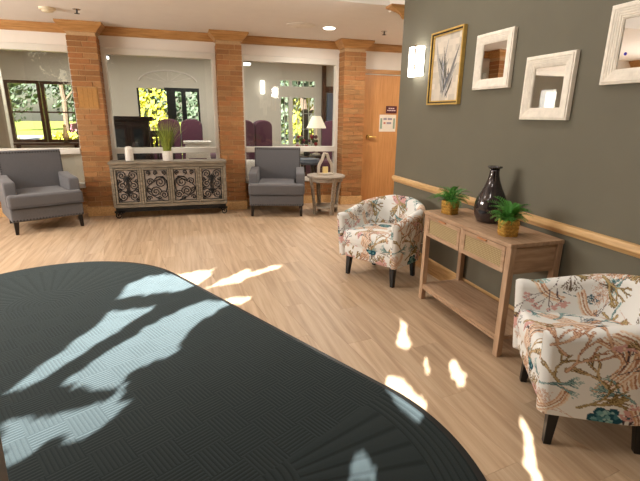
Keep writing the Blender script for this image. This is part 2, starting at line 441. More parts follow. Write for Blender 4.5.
# ------------------------------------------------------------------ far wall: columns, windows, door
CW = .185
COLS = [-1.21, .765, 2.785]
COL_LABEL = ['orange brick column with a square raised panel, beside the left grey armchair',
             'brick column between the carved cabinet and the right grey armchair',
             'brick column beside the oak door']
def brick_mesh(w, d, h):
    me = MB().box(-w/2, w/2, 0, d, 0, h).mesh('brick'); me.materials.append(MATS['brick']); return me
CH, JT = .0735, .011
ZB0, ZB1 = .15, 2.545
def column(ci, cx):
    t = thing('brick_column', COL_LABEL[ci], 'column', (cx, YC, 0))
    D = YW-YC
    MB().box(-CW+.009, CW-.009, .009, D-.002, 0, ZB1).build('mortar_core', 'mortar', t)
    n = int((ZB1-ZB0)/CH)
    full = (2*CW-JT)/2
    meA = brick_mesh(full, D-.004, CH-JT)
    w1 = 2*CW*.27; w2 = 2*CW-2*w1-2*JT
    w2 = 2*CW-w1-JT
    meB, meC = brick_mesh(w1, D-.004, CH-JT), brick_mesh(w2, D-.004, CH-JT)
    panel = range(19, 23) if ci == 0 else ()
    for k in range(n):
        z = ZB0+k*CH+JT/2
        if k in panel: row = [(meB, -CW+w1/2)] if False else []
        elif k % 2 == 0: row = [(meA, -CW+full/2), (meA, CW-full/2)]
        else:
            row = [(meB, -CW+w1/2), (meC, CW-w2/2)] if k % 4 == 1 else [(meC, -CW+w2/2), (meB, CW-w1/2)]
        for me, x in row:
            o = bpy.data.objects.new('brick', me); COL.objects.link(o); o.parent = t
            o.location = (x, random.uniform(-.0015, .0015), z)
    if ci == 0:
        zz0, zz1 = ZB0+19*CH, ZB0+23*CH
        pw = .25
        side = (2*CW-pw)/2-JT
        ms = brick_mesh(side, D-.004, CH-JT)
        for k in panel:
            for sx in (-1, 1):
                o = bpy.data.objects.new('brick', ms); COL.objects.link(o); o.parent = t; o.location = (sx*(CW-side/2), 0, ZB0+k*CH+JT/2)
        p = MB().box(-pw/2, pw/2, -.002, .05, zz0+.005, zz1-.005).build('raised_panel', 'panel_brick', t)
        for a in range(4):
            for b in range(4):
                MB().box(-pw/2+.012+a*.058, -pw/2+.012+a*.058+.053, -.005, 0, zz0+.018+b*.067, zz0+.018+b*.067+.061).build('square_tile', 'panel_brick', p)
    # oak cap
    cap = MB(); lv = [(0, ZB1), (.015, ZB1+.004), (.02, ZB1+.022), (.05, ZB1+.05), (.09, ZB1+.085), (.10, ZB1+.10), (.10, ZC-.001)]
    v = []; f = []
    for o_, z in lv:
        v += [(-CW-o_, -o_, z), (CW+o_, -o_, z), (CW+o_, D-.001, z), (-CW-o_, D-.001, z)]
    for i in range(len(lv)-1):
        for k in range(4): f.append((i*4+k, i*4+(k+1) % 4, i*4+4+(k+1) % 4, i*4+4+k))
    f += [(3, 2, 1, 0), tuple(len(lv)*4-4+k for k in range(4))]
    cap.add(v, f).build('cap', 'oak_trim', t)
    MB().box(-CW-.014, CW+.014, -.014, D-.001, 0, .14).build('plinth', 'oak_rail', t, bevel=.004)
for i, c in enumerate(COLS): column(i, c)

def bay(idx, x0, x1, label, brick_low=True):
    """a window bay between two columns: knee wall, lower pane, sill rail, big pane, white header, oak crown"""
    lo = struct('wall_knee_%d' % idx, MB().box(x0, x1, YW+.012, YW+.13, 0, .39), 'mortar')
    if brick_low:
        bw = .2
        for k in range(4):
            z = .12+k*.0675
            nb = int((x1-x0)/bw)+2
            for j in range(nb):
                xa = max(x0, x0+(j-(.5 if k % 2 else 0))*bw+JT/2); xb = min(x1, x0+(j+1-(.5 if k % 2 else 0))*bw-JT/2)
                if xb-xa < .03: continue
                o = MB().box(xa, xb, YW, YW+.06, z, z+.0585).build('brick', 'brick', lo)
    struct('baseboard_bay_%d' % idx, MB().box(x0, x1, YW-.018, YW+.012, 0, .13), 'oak_rail')
    r = sroot('window_%d' % idx, label)
    ya, yb = YW-.02, YW+.10
    fw = .055
    def rail(n, xa, xb, za, zb, y0=ya, y1=yb): MB().box(xa, xb, y0, y1, za, zb).build(n, 'frame_white', r, bevel=.006)
    rail('stile', x0, x0+fw, .39, 2.40); rail('stile', x1-fw, x1, .39, 2.40)
    rail('head_rail', x0+fw, x1-fw, 2.31, 2.40); rail('sill_rail', x0+fw, x1-fw, .90, .985, ya-.015); rail('bottom_rail', x0+fw, x1-fw, .39, .46)
    MB().box(x0+fw+.0, x0+fw+.008, ya+.04, yb-.02, .985, 2.31).build('stop', 'frame_white', r)
    MB().box(x1-fw-.008, x1-fw, ya+.04, yb-.02, .985, 2.31).build('stop', 'frame_white', r)
    MB().box(x0+fw, x1-fw, YW+.05, YW+.056, .985, 2.31).build('pane', 'pane_glass', r)
    MB().box(x0+fw, x1-fw, YW+.05, YW+.056, .46, .90).build('lower_pane', 'pane_glass', r)
    struct('wall_header_%d' % idx, MB().box(x0, x1, YW, YW+.13, 2.40, ZC), 'white_paint')
    pr = [(0, 2.555), (.012, 2.558), (.02, 2.58), (.05, 2.62), (.065, 2.645), (.065, ZC-.001), (0, ZC-.001)]
    struct('trim_%d' % idx, MB().extrude([(YW-p, q) for p, q in pr], 'x', x0-.0, x1+.0), 'oak_trim')
bay(1, -3.0, COLS[0]-CW, 'white framed window behind the left grey armchair')
bay(2, COLS[0]+CW, COLS[1]-CW, 'white framed window above the carved cabinet', False)
bay(3, COLS[1]+CW, COLS[2]-CW, 'white framed window behind the right grey armchair')
struct('wall_far', MB().box(XL, -3.0, YW, YW+.13, 0, ZC), 'white_paint').__setitem__('label', 'white wall left of the window bays')
for c in COLS:
    struct('wall_pier', MB().box(c-CW, c+CW, YW, YW+.13, 0, ZC), 'white_paint')

def door_bay():
    x0 = COLS[2]+CW
    YD = YW-.04
    struct('wall_door', MB().box(x0, XE, YD, YW+.13, 2.27, ZC).box(4.06, XE, YD, YW+.13, 0, 2.27), 'white_paint', label='white wall above the oak door')
    pr = [(0, 2.555), (.012, 2.558), (.02, 2.58), (.05, 2.62), (.065, 2.645), (.065, ZC-.001), (0, ZC-.001)]
    struct('trim_4', MB().extrude([(YD-p, q) for p, q in pr], 'x', x0, XE), 'oak_trim')
    r = sroot('door_1', 'plain oak door in an oak frame beside the brick column')
    MB().box(x0+.005, x0+.07, YD-.02, YW+.1, 0, 2.27).build('door_jamb', 'oak_door', r, bevel=.004)
    MB().box(3.99, 4.055, YD-.02, YW+.1, 0, 2.27).build('door_jamb', 'oak_door', r, bevel=.004)
    MB().box(x0+.07, 3.99, YD-.02, YW+.1, 2.20, 2.27).build('door_head', 'oak_trim', r, bevel=.004)
    MB().box(x0+.07, 3.99, YD+.0, YD+.02, 2.185, 2.20).build('stop_strip', 'frame_white', r)
    lf = MB().box(x0+.075, 3.985, YD+.02, YD+.065, .01, 2.185).build('door_leaf', 'oak_door', r)
    kx, kz = 3.17, 1.15
    h = MB().lathe([(.036, 0), (.036, .010), (.016, .014), (.016, .05)], 16).mesh('lever_handle')
    h.transform(Matrix.Rotation(PI/2, 4, 'X')); h.transform(Matrix.Translation((kx, YD+.02, kz)))
    ho = link('lever_handle', h, 'brass', lf, True)
    MB().tube([(kx, YD-.03, kz), (kx+.03, YD-.032, kz), (kx+.13, YD-.03, kz-.005)], .014).build('lever_arm', 'brass', ho, True)
    # maroon plaque and paper notice
    px = 3.60
    s = thing('door_plaque', 'small maroon plaque with two lines of pale lettering on the oak door', 'sign', (px, YD+.02, 1.555))
    MB().box(-.105, .105, -.006, 0, 0, .125).build('plate', 'plaque_maroon', s)
    for row, (z, ws) in enumerate(((.075, (.03, .03, .035)), (.04, (.025, .04, .03, .04)))):
        x = -sum(ws)/2-.006*len(ws)/2
        for w_ in ws:
            MB().box(x, x+w_, -.0075, -.006, z, z+.018).build('lettering', 'plaque_text', s); x += w_+.008
    s = thing('door_notice', 'paper notice with faint printed lines taped below the plaque on the door', 'notice', (px-.06, YD+.02, 1.24))
    MB().box(-.16, .16, -.003, 0, 0, .29).build('sheet', 'paper', s)
    for z, h_, x0_, x1_, mt in ((.20, .035, -.085, -.02, 'ink'), (.20, .035, 0, .085, 'ink'), (.13, .035, -.08, -.04, 'rust_text'), (.13, .035, -.02, .07, 'ink'), (.06, .02, -.07, .06, 'paper')):
        MB().box(x0_, x1_, -.0045, -.003, z, z+h_).build('lettering', mt, s)
    for sx in (-1, 1):
        MB().box(sx*.125-.018, sx*.125+.018, -.0042, -.003, .05, .23).build('printed_border', 'green_ink', s)
door_bay()

# ------------------------------------------------------------------ ceiling fittings
t = thing('downlight', 'lit round recessed downlight in the low ceiling', 'downlight', (2.06, 6.30, ZC))
MB().lathe([(.062, -.002), (.085, -.004), (.10, -.008), (.104, -.001)], 28).build('trim_ring', 'ceramic_white', t, True)
MB().lathe([(.001, -.010), (.075, -.010), (.075, -.004), (.001, -.004)], 24).build('lens', 'lamp_glow', t, True)
area_lamp('downlight_lamp', (0, 0, -.02), .15, DOWN_W, parent=t)
t = thing('ceiling_speaker', 'flat round pale speaker grille beside the lit downlight', 'speaker', (1.64, 6.26, ZC))
MB().lathe([(.001, -.012), (.15, -.014), (.17, -.008), (.175, -.001)], 32).build('grille', 'vent_white', t, True)
MB().lathe([(.17, -.010), (.19, -.008), (.195, -.001), (.17, -.001)], 32).build('rim', 'vent_white', t, True)
t = thing('smoke_detector', 'cream round smoke detector on the ceiling near the brick column', 'detector', (-1.40, 6.36, ZC))
MB().lathe([(.03, -.05), (.055, -.045), (.065, -.03)], 24).build('sensor_cap', 'detector', t, True)
MB().lathe([(.065, -.03), (.085, -.022), (.09, -.001)], 24).build('base', 'detector', t, True)
for lab, x, y in (('small dark sprinkler head beside the smoke detector', -1.08, 6.31), ('small dark sprinkler head in front of the oak door', 2.87, 6.25)):
    t = thing('sprinkler_head', lab, 'sprinkler', (x, y, ZC), group='ceiling sprinklers')
    MB().lathe([(.04, -.006), (.045, -.001)], 16).build('escutcheon', 'chrome', t, True)
    MB().tube([(0, 0, 0), (0, 0, -.045)], .010, 8).build('nozzle', 'dark_metal', t, True)
    MB().lathe([(.002, -.052), (.03, -.05), (.03, -.046), (.002, -.046)], 12).build('deflector', 'dark_metal', t)
# round flush lamps added over the lobby, out of the frame, as fill light
k = 0
NAMES = ['nearest the sage wall', 'over the mat', 'by the left wall']
for iy, y in enumerate((.4, 3.2)):
    for ix, x in enumerate((1.2, -.7, -2.6)):
        t = thing('fill_ceiling_lamp', 'added round fill lamp on the high ceiling, %s, %s row' % (NAMES[ix], ('entrance', 'inner')[iy]), 'lamp', (x, y, ZH), group='added fill lamps on the high ceiling')
        MB().lathe([(.26, -.05), (.30, -.04), (.31, -.001)], 28).build('rim', 'ceramic_white', t, True)
        MB().lathe([(.001, -.07), (.18, -.065), (.26, -.05)], 28).build('diffuser', 'panel_glow', t, True)
        area_lamp('fill_ceiling_light', (0, 0, -.08), .5, CEIL_W*(.6, 1.1)[iy], (1, .95, .88), t)
for x, y in ((-3.6, 5.2), (3.6, 5.9)):  # extra downlights added out of view as fill light
    t = thing('downlight', 'added out-of-view fill downlight %s' % ('near the left wall' if x < 0 else 'behind the sage wall corner'), 'downlight', (x, y, ZC))
    MB().lathe([(.062, -.002), (.085, -.004), (.10, -.008), (.104, -.001)], 28).build('trim_ring', 'ceramic_white', t, True)
    MB().lathe([(.001, -.010), (.075, -.010), (.075, -.004), (.001, -.004)], 24).build('lens', 'lamp_glow', t, True)
    area_lamp('downlight_lamp', (0, 0, -.02), .15, DOWN_W, parent=t)

# ------------------------------------------------------------------ sage wall: sconce, painting, mirrors
def sconce():
    t = thing('wall_sconce', 'glowing white wall sconce with chrome straps on the sage wall', 'sconce', (XR, 4.10, 1.885))
    MB().box(-.02, 0, -.10, .10, .02, .24).build('back_plate', 'chrome', t, bevel=.003)
    prof = [(-.02-.085*math.sin(PI*k/10), .112*math.cos(PI*k/10)) for k in range(11)]
    MB().prism(prof, 0, .26).build('shade', 'sconce_glow', t, True)
    for z in (.02, .235):
        MB().tube([(p[0]*1.03-.002, p[1]*1.02, z) for p in prof], .004, 6).build('strap', 'chrome', t, True)
    for yy in (-.085,): MB().box(-.108, -.098, yy-.006, yy+.006, -.012, .272).build('side_bar', 'chrome', t)
    area_lamp('sconce_lamp', (-.13, 0, .13), .2, 5, (1, .95, .88), t, rot=(0, PI/2, 0))
sconce()
for y, lab in ((3.7, 'nearest the mat'), (4.6, 'in the middle of the row'), (5.5, 'nearest the window bays')):  # unseen sconces added to give fill from the left
    t = thing('wall_sconce', 'added glowing fill sconce on the left wall, %s' % lab, 'sconce', (XL, y, 1.75), group='added fill sconces on the left wall')
    MB().box(0, .02, -.16, .16, .02, .38).build('back_plate', 'chrome', t)
    MB().prism([(.02+.085*math.sin(PI*k/10), .165*math.cos(PI*k/10)) for k in range(11)], 0, .40).build('shade', 'sconce_glow', t, True)
    area_lamp('left_fill_lamp', (.12, 0, .2), .5, FILL_SCONCE_W, (1, .96, .90), t, rot=(0, -PI/2, 0))
def wall_frame(t, w, h, steps, mat, glass_mat, glass_name, depth0=.012):
    """frame on the sage wall: local x out of the wall (towards -x), y along it, z up; nested stepped mouldings"""
    off = 0
    for i, (wd, dp) in enumerate(steps):
        y0, y1, z0, z1 = -w/2+off, w/2-off, off, h-off
        v = []
        for (e, d) in ((0, 0), (0, dp), (wd, dp), (wd, 0)):
            v += [(-d, y0+e, z0+e), (-d, y1-e, z0+e), (-d, y1-e, z1-e), (-d, y0+e, z1-e)]
        f = []
        for a in range(4):
            b = (a+1) % 4
            f += [(a*4+k, a*4+(k+1) % 4, b*4+(k+1) % 4, b*4+k) for k in range(4)]
        MB().add(v, f).build('frame' if i == 0 else 'inner_moulding', mat[i % len(mat)], t, bevel=.002)
        off += wd
    if glass_name:
        MB().box(-depth0, 0, -w/2+off, w/2-off, off, h-off).build(glass_name, glass_mat, t)
    return off
rib = [(.012, .030), (.012, .035), (.012, .032), (.012, .029), (.012, .026), (.010, .022), (.006, .018)]
MIR = [('square ribbed white mirror next to the gold framed painting', 2.97, 1.712, .415, .40, .0),
       ('square ribbed white mirror hung lowest, above the smoked vase', 2.405, 1.493, .40, .40, .0),
       ('square ribbed white mirror with a small blue dot, at the right edge', 1.815, 1.685, .40, .40, .0)]
for i, (lab, y, z, wd, hh, tilt) in enumerate(MIR):
    t = thing('wall_mirror', lab, 'mirror', (XR-.001, y, z), group='white framed mirrors on the sage wall')
    wall_frame(t, wd, hh, rib, ['frame_wash'], 'mirror_glass', 'mirror_glass')
    if i == 2:
        d = MB().lathe([(.001, 0), (.008, 0), (.008, .0012), (.001, .0012)], 16).mesh('sticker')
        d.transform(Matrix.Rotation(-PI/2, 4, 'Y'))
        link('sticker', d, 'blue_sticker', t, loc=(-.0122, .088, .15))['label'] = 'small round blue sticker'
def painting():
    w_, h_ = .50, .62
    t = thing('painting', 'gold framed painting of grey leaves on pale ground beside the sconce', 'painting', (XR-.001, 3.61, 1.61))
    off = wall_frame(t, w_, h_, [(.014, .036), (.010, .030), (.012, .024)], ['gold_frame', 'dark_metal', 'gold_frame'], None, None)
    W2, H2 = w_-2*off, h_-2*off
    nx_, nz_ = 120, 150
    img = np.ones((nz_, nx_, 3))*np.array(L((214, 204, 190))[:3])
    nz = rng.random((12, 10)); yy = np.linspace(0, 10.99, nz_).astype(int); xx = np.linspace(0, 8.99, nx_).astype(int)
    img *= (.86+.25*nz[np.ix_(yy, xx)])[..., None]
    def leaf(x0, z0, x1, z1, wd, c, bend):
        for s in np.linspace(0, 1, 160):
            x = x0+(x1-x0)*s+bend*math.sin(PI*s); z = z0+(z1-z0)*s; r = max(.6, wd*math.sin(PI*min(1, s*.95+.03))**.8)
            a0, a1, b0, b1 = int(z-r), int(z+r)+1, int(x-r), int(x+r)+1
            for a in range(max(0, a0), min(nz_, a1)):
                for b in range(max(0, b0), min(nx_, b1)):
                    if (a-z)**2+(b-x)**2 < r*r: img[a, b] = np.array(L(c)[:3])*(.8+.4*rng.random())
    rs = random.Random(3)
    strokes = []
    for q in range(26):
        x1 = rs.uniform(10, 112); h1 = rs.uniform(45, 138); g = rs.choice([96, 112, 130, 150, 168, 186]); tn = rs.choice([(0, 2, 8), (6, 3, 0), (12, 8, 0)])
        strokes.append((rs.uniform(40, 74), rs.uniform(6, 22), x1, h1, rs.uniform(1.6, 4.6), (g+tn[0]-8, g+tn[1]-8, g+tn[2]-8), rs.uniform(-9, 9)))
    for a in strokes:
        leaf(*a)
    me = bpy.data.meshes.new('canvas')
    gy, gz = np.meshgrid(np.linspace(W2/2, -W2/2, nx_), np.linspace(off, off+H2, nz_))
    vs_ = np.stack([np.full(gy.shape, -.010), gy, gz], -1).reshape(-1, 3)
    idx = np.arange(nx_*nz_).reshape(nz_, nx_)
    fs = np.stack([idx[:-1, :-1], idx[:-1, 1:], idx[1:, 1:], idx[1:, :-1]], -1).reshape(-1, 4)
    me.from_pydata(vs_.tolist(), [], fs.tolist()); me.update()
    ca = me.color_attributes.new('print', 'FLOAT_COLOR', 'POINT')
    ca.data.foreach_set('color', np.concatenate([img.reshape(-1, 3), np.ones((nx_*nz_, 1))], 1).ravel())
    link('canvas', me, 'art_print', t)
painting()

# ------------------------------------------------------------------ entrance mat
def entry_mat():
    R, Lh = 1.085, 1.3
    pts = []
    for k in range(49):
        a = -PI/2+PI*k/48+PI/2
        pts.append((R*math.cos(a), Lh+R*math.sin(a)))
    for k in range(49):
        a = PI+PI*k/48
        pts.append((R*math.cos(a), -Lh+R*math.sin(a)))
    ax = Vector((-.465, .885)); n = Vector((.885, .465))
    c = n*.748+ax*2.54
    t = thing('entrance_mat', 'large charcoal entrance mat with rounded ends and ribbed parquet pattern on the plank floor', 'mat', (c.x, c.y, 0), math.atan2(ax.y, ax.x)-PI/2)
    ins = [(x*(1-.03/R) if True else x, (abs(y)-.03*(1 if abs(y) > Lh else 0))*(1 if y > 0 else -1)) for x, y in pts]
    MB().prism(pts, .0005, .006).build('rubber_border', 'black_frame', t)
    MB().prism(ins, .0062, .0105).build('carpet_field', 'mat_carpet', t)
entry_mat()

def corner_bin():
    dx, dy = -.552, -.834; ex, ey = -.62, 1.43
    t = thing('waste_bin', 'taupe upright bin whose edge shows at the lower left corner', 'bin', (ex, ey, .0106), math.atan2(dy, dx))
    # local x runs away from the mat centre, local y to the right of that
    MB().add([(.01, -.19, 0), (.24, -.19, 0), (.24, -.01, 0), (.01, -.01, 0), (0, -.2, .56), (.25, -.2, .56), (.25, 0, .56), (0, 0, .56)],
             [(0, 3, 2, 1), (4, 5, 6, 7), (0, 1, 5, 4), (1, 2, 6, 5), (2, 3, 7, 6), (3, 0, 4, 7)]).build('body', 'taupe', t, bevel=.004)
    MB().box(-.004, .254, -.204, .004, .561, .60).build('lid', 'taupe', t, bevel=.006)
    MB().box(.06, .19, -.15, -.05, .601, .606).build('flap', 'dark_metal', t)
corner_bin()
# ------------------------------------------------------------------ grey armchairs
def rounded(mb_args, name, mat, parent, bev, seg=4):
    return MB().box(*mb_args).build(name, mat, parent, bevel=bev, seg=seg)
def armchair(label, loc, rz):
    t = thing('armchair', label, 'armchair', loc, rz, group='grey nailhead armchairs by the windows')
    G = 'grey_fabric'
    for sx in (-1, 1):
        MB().taper((sx*.36, -.34), (sx*.35, -.325), 0, .17, .017, .028).build('leg', 'dark_leg', t, bevel=.003)
        MB().taper((sx*.315, .40), (sx*.315, .33), 0, .17, .017, .028).build('leg', 'dark_leg', t, bevel=.003)
    rounded((-.395, .395, -.365, .36, .16, .335), 'seat_base', G, t, .018)
    # T-shaped seat cushion
    poly = [(-.405, -.40), (.405, -.40), (.405, -.27), (.28, -.27), (.28, .24), (-.28, .24), (-.28, -.27), (-.405, -.27)]
    MB().prism(poly, .337, .50).build('seat_cushion', G, t, bevel=.035, seg=5)
    MB().tube([(x, y, .345) for x, y in ((-.40, -.27), (-.403, -.395), (.403, -.395), (.40, -.27))], .006, 6).build('piping', G, t, True)
    for sx in (-1, 1):
        # arm: side profile with a crest that falls to the front
        x0, x1 = (sx*.285, sx*.412) if sx > 0 else (sx*.412, sx*.285)
        prof = [(-.265, .335), (-.27, .60), (-.255, .645), (-.20, .658), (.0, .664), (.12, .674), (.22, .69), (.26, .69), (.29, .66), (.30, .335)]
        MB().extrude(prof, 'x', x0, x1).build('arm', G, t, bevel=.022, seg=4)
    # back leaning slightly
    v = []; 
    prof = [(.20, .33), (.255, .99), (.275, 1.0), (.36, .98), (.37, .90), (.355, .17), (.25, .17)]
    bk = MB().extrude(prof, 'x', -.355, .355).build('backrest', G, t, bevel=.015, seg=3)
    # nailheads
    nb = MB()
    def nail(x, y, z): nb.add([(x+.010*math.cos(a), y, z+.010*math.sin(a)) for a in [PI*q/3 for q in range(6)]]+[(x, y-.008, z)], [(q, (q+1) % 6, 6) for q in range(6)])
    for k in range(23): nail(-.342+.684*k/22, .251, .972)
    for sx in (-1, 1):
        for k in range(9):
            z = .70+.28*k/9; nail(sx*.344, .20+.055*(z-.33)/.66-.003, z)
    nb.build('nailhead_trim', 'nail', bk)['kind'] = 'stuff'
    nb = MB()
    for k in range(23): nail(-.375+.75*k/22, -.3665, .182)
    nb.build('nailhead_trim', 'nail', t)['kind'] = 'stuff'
    t.scale = (1.04, 1.04, 1.0)
    return t
armchair('grey upholstered armchair with nailhead trim at the left edge, before the yard window', (-1.87, 6.68, 0), .44)
armchair('grey upholstered armchair with nailhead trim beside the round side table', (1.41, 6.83, 0), -.24)

# ------------------------------------------------------------------ carved cabinet
def spiral(cx, cz, r, turns, a0, sgn=1, n=36):
    return [(cx+r*(1-.86*k/(n-1))*math.cos(a0+sgn*2*PI*turns*k/(n-1)), cz+r*(1-.86*k/(n-1))*math.sin(a0+sgn*2*PI*turns*k/(n-1))) for k in range(n)]
def cabinet():
    x0, x1, yf, yb_, zt = -1.00, .61, 6.79, 7.10, .83
    cx = (x0+x1)/2; W = x1-x0; D = yb_-yf
    t = thing('carved_cabinet', 'weathered grey cabinet with four black scrollwork doors under the middle window', 'cabinet', (cx, yf, 0))
    hw = W/2
    wd = 'cabinet_wood'
    MB().box(-hw-.015, hw+.015, -.015, D, zt-.035, zt).build('top', wd, t, bevel=.006)
    MB().box(-hw+.01, hw-.01, .03, D-.005, .17, zt-.035).build('body', wd, t)
    MB().box(-hw, hw, .0, .03, .17, .215).build('bottom_rail', wd, t, bevel=.004)
    MB().box(-hw, hw, .0, .03, zt-.085, zt-.036).build('top_rail', wd, t, bevel=.004)
    xs = [-hw, -hw/2+.0, 0, hw/2, hw]
    for i, x in enumerate(xs):
        h_ = .022 if i in (0, 4) else .014
        xc = x+(.022 if i == 0 else -.022 if i == 4 else 0)
        MB().box(xc-h_, xc+h_, -.004, .03, .216, zt-.086).build('stile', wd, t, bevel=.004)
    z0, z1 = .225, zt-.092
    for i in range(4):
        a = xs[i]+(.045 if i == 0 else .015)+.003; b = xs[i+1]-(.045 if i == 3 else .015)-.003
        w_ = b-a; h_ = z1-z0; fr = .026
        fb = MB().box(a, a+fr, 0, .028, z0, z1).box(b-fr, b, 0, .028, z0, z1).box(a+fr, b-fr, 0, .028, z0, z0+fr).box(a+fr, b-fr, 0, .028, z1-fr, z1)
        dr_ = fb.build('door', wd, t, bevel=.003)
        MB().box(a+fr, b-fr, .016, .028, z0+fr, z1-fr).build('door_panel', 'cabinet_panel', dr_)
        iw, ih = w_-2*fr, h_-2*fr; ox, oz = (a+b)/2, (z0+z1)/2
        S = []
        if i in (0, 3):
            for sx in (-1, 1):
                for (u, v_, r, a0, sg, tn) in ((.25, .34, .22, 0, 1, 1.7), (.27, .02, .22, PI/2, -1, 1.7), (.25, -.32, .22, 0, -1, 1.7), (.40, .18, .10, PI, 1, 1.2), (.40, -.15, .10, PI, -1, 1.2), (.42, -.44, .09, PI/2, 1, 1.2), (.10, .19, .10, 0, 1, 1.2), (.09, -.17, .09, 0, -1, 1.2)):
                    sp_ = spiral(u*iw, v_*ih, r*iw, tn, a0, sg); S.append([(sx*p[0], p[1]) for p in sp_])
                S.append([(sx*.04*iw, -.3*ih), (sx*.07*iw, 0), (sx*.03*iw, .3*ih)])
                S.append([(sx*.04*iw, .30*ih), (sx*.12*iw, .18*ih), (sx*.20*iw, .1*ih)])
                S.append([(sx*.03*iw, -.2*ih), (sx*.14*iw, -.18*ih), (sx*.3*iw, -.13*ih), (sx*.46*iw, -.02*ih)])
            S.append([(0, -.34*ih), (0, .34*ih)])
        else:
            sx = 1 if i == 1 else -1
            for (u, v_, r, a0, sg, tn) in ((.16, .10, .28, PI, -1, 2.0), (-.06, -.20, .25, 0, 1, 1.9), (.31, -.30, .20, PI, -1, 1.7), (-.27, .12, .17, 0, 1, 1.5), (-.36, -.40, .12, 0, 1, 1.3), (-.33, -.12, .12, 0, -1, 1.2), (.08, -.42, .10, 0, 1, 1.2),
                                           (-.34, .41, .11, -PI/2, 1, 1.4), (.0, .41, .11, -PI/2, -1, 1.4), (.34, .41, .11, -PI/2, 1, 1.4)):
                sp_ = spiral(u*iw, v_*ih, r*iw, tn, a0, sg); S.append([(sx*p[0], p[1]) for p in sp_])
            arc = [(-.46+.9*(1-math.cos(PI/2*q/12)) if False else -.45*math.cos(PI*(q/12-.5))+.0, .27-.77*q/12) for q in range(13)]
            S.append([(sx*(p[0]+.35*(abs(q-6)/6)**2)*iw, p[1]*ih) for q, p in enumerate(arc)])
            S.append([(sx*.0*iw, .27*ih), (sx*.3*iw, .28*ih), (sx*.44*iw, .15*ih), (sx*.46*iw, -.05*ih), (sx*.40*iw, -.2*ih)])
        # rim of the iron work
        S.append([(-iw/2+.004, -ih/2+.004), (iw/2-.004, -ih/2+.004), (iw/2-.004, ih/2-.004), (-iw/2+.004, ih/2-.004), (-iw/2+.004, -ih/2+.004)])
        for s_ in S:
            MB().tube([(ox+p[0], .010, oz+p[1]) for p in s_], .0064, 5).build('scroll', 'iron', dr_, True)
    # iron base with curled feet
    b = MB().box(-hw+.02, hw-.02, .015, .035, .105, .168).box(-hw+.02, hw-.02, D-.03, D-.01, .105, .168)
    b.build('iron_base', 'iron', t)
    for sx in (-1, 1):
        for y in (.025, D-.02):
            sp_ = spiral(0, 0, .048, 1.4, PI/2, -sx)
            MB().tube([(sx*(hw-.055)+p[0], y, .056+p[1]) for p in sp_], .009, 6).build('foot', 'iron', t, True)
            MB().box(sx*(hw-.07)-.07, sx*(hw-.07)+.07, y-.01, y+.01, .094, .125).build('foot_bracket', 'iron', t)
    return zt
ZCAB = cabinet()
# white ceramic bottle
t = thing('ceramic_bottle', 'small white speckled bottle with a rounded top standing on the carved cabinet', 'bottle', (-.735, 6.90, ZCAB))
MB().lathe([(.045, 0), (.055, .008), (.056, .03), (.054, .15)], 24).build('body', 'ceramic_white', t, True)
MB().lathe([(.054, .15), (.056, .16), (.050, .19), (.030, .208), (.001, .212)], 24).build('lid', 'ceramic_white', t, True)
# grass plant in a white pot
t = thing('potted_grass', 'tall green grass plant in a white pot on the carved cabinet', 'plant', (-.215, 6.93, ZCAB))
MB().lathe([(.065, 0), (.070, .004), (.075, .14), (.070, .142), (.067, .12), (.001, .12)], 24).build('pot', 'ceramic_white', t, True)
gb = MB()
for k in range(150):
    a = random.uniform(0, 2*PI); r0 = .055*math.sqrt(random.random()); ln = random.uniform(.30, .56); sp = random.uniform(.05, .34)*min(1, .4+r0/.05)
    pts = []; 
    for s in range(6):
        u = s/5
        pts.append((r0*math.cos(a)+sp*u**1.7*math.cos(a), r0*math.sin(a)+sp*u**1.7*math.sin(a)*.55, .12+ln*u*(1-.06*u)))
    px, py = -math.sin(a), math.cos(a); v = []
    for s, p in enumerate(pts):
        wv = .0055*(1-s/5.2); v += [(p[0]-px*wv, p[1]-py*wv, p[2]), (p[0]+px*wv, p[1]+py*wv, p[2])]
    gb.add(v, [(2*i, 2*i+1, 2*i+3, 2*i+2) for i in range(5)])
tag(gb.build('grass_blades', 'grass_green', t), kind='stuff')

# ------------------------------------------------------------------ round side table with lantern
def side_table():
    t = thing('side_table', 'round grey washed side table between the armchair and the brick column', 'table', (2.12, 6.52, 0), -PI/4+.22)
    MB().lathe([(.27, .57), (.295, .575), (.30, .585), (.30, .603), (.295, .61), (.001, .61)], 40).build('table_top', 'grey_wash', t, True)
    MB().lathe([(.25, .52), (.262, .52), (.262, .57), (.25, .57)], 40).build('apron', 'grey_wash', t, True)
    for k in range(4):
        a = PI/4+k*PI/2
        v = []
        for z, r in ((.0, .20), (.12, .205), (.3, .225), (.45, .25), (.57, .275)):
            for rr, ww in ((r-.02, -.028), (r+.012, -.028), (r+.012, .028), (r-.02, .028)):
                v.append((rr*math.cos(a)-ww*math.sin(a), rr*math.sin(a)+ww*math.cos(a), z))
        f = [(3, 2, 1, 0), (16, 17, 18, 19)]
        for i in range(4): f += [(i*4+j, i*4+(j+1) % 4, i*4+4+(j+1) % 4, i*4+4+j) for j in range(4)]
        MB().add(v, f).build('leg', 'grey_wash', t, bevel=.004)
    MB().lathe([(.001, .10), (.19, .10), (.195, .105), (.195, .125), (.001, .13)], 36).build('lower_shelf', 'grey_wash', t, True)
side_table()
t = thing('candle_lantern', 'bottle shaped pale wooden lantern frame on the round side table', 'lantern', (2.12, 6.56, .61), .1)
half = [(.115, .0), (.112, .11), (.10, .15), (.075, .19), (.052, .225), (.042, .26), (.034, .29)]
arch = half+[(.02, .315), (-.02, .315)]+[(-x, z) for x, z in half[::-1]]
for yy in (-.05, .05):
    MB().tube([(x, yy*.6, z+.013) for x, z in arch], .0125, 8).build('hoop', 'pale_wood', t, True)
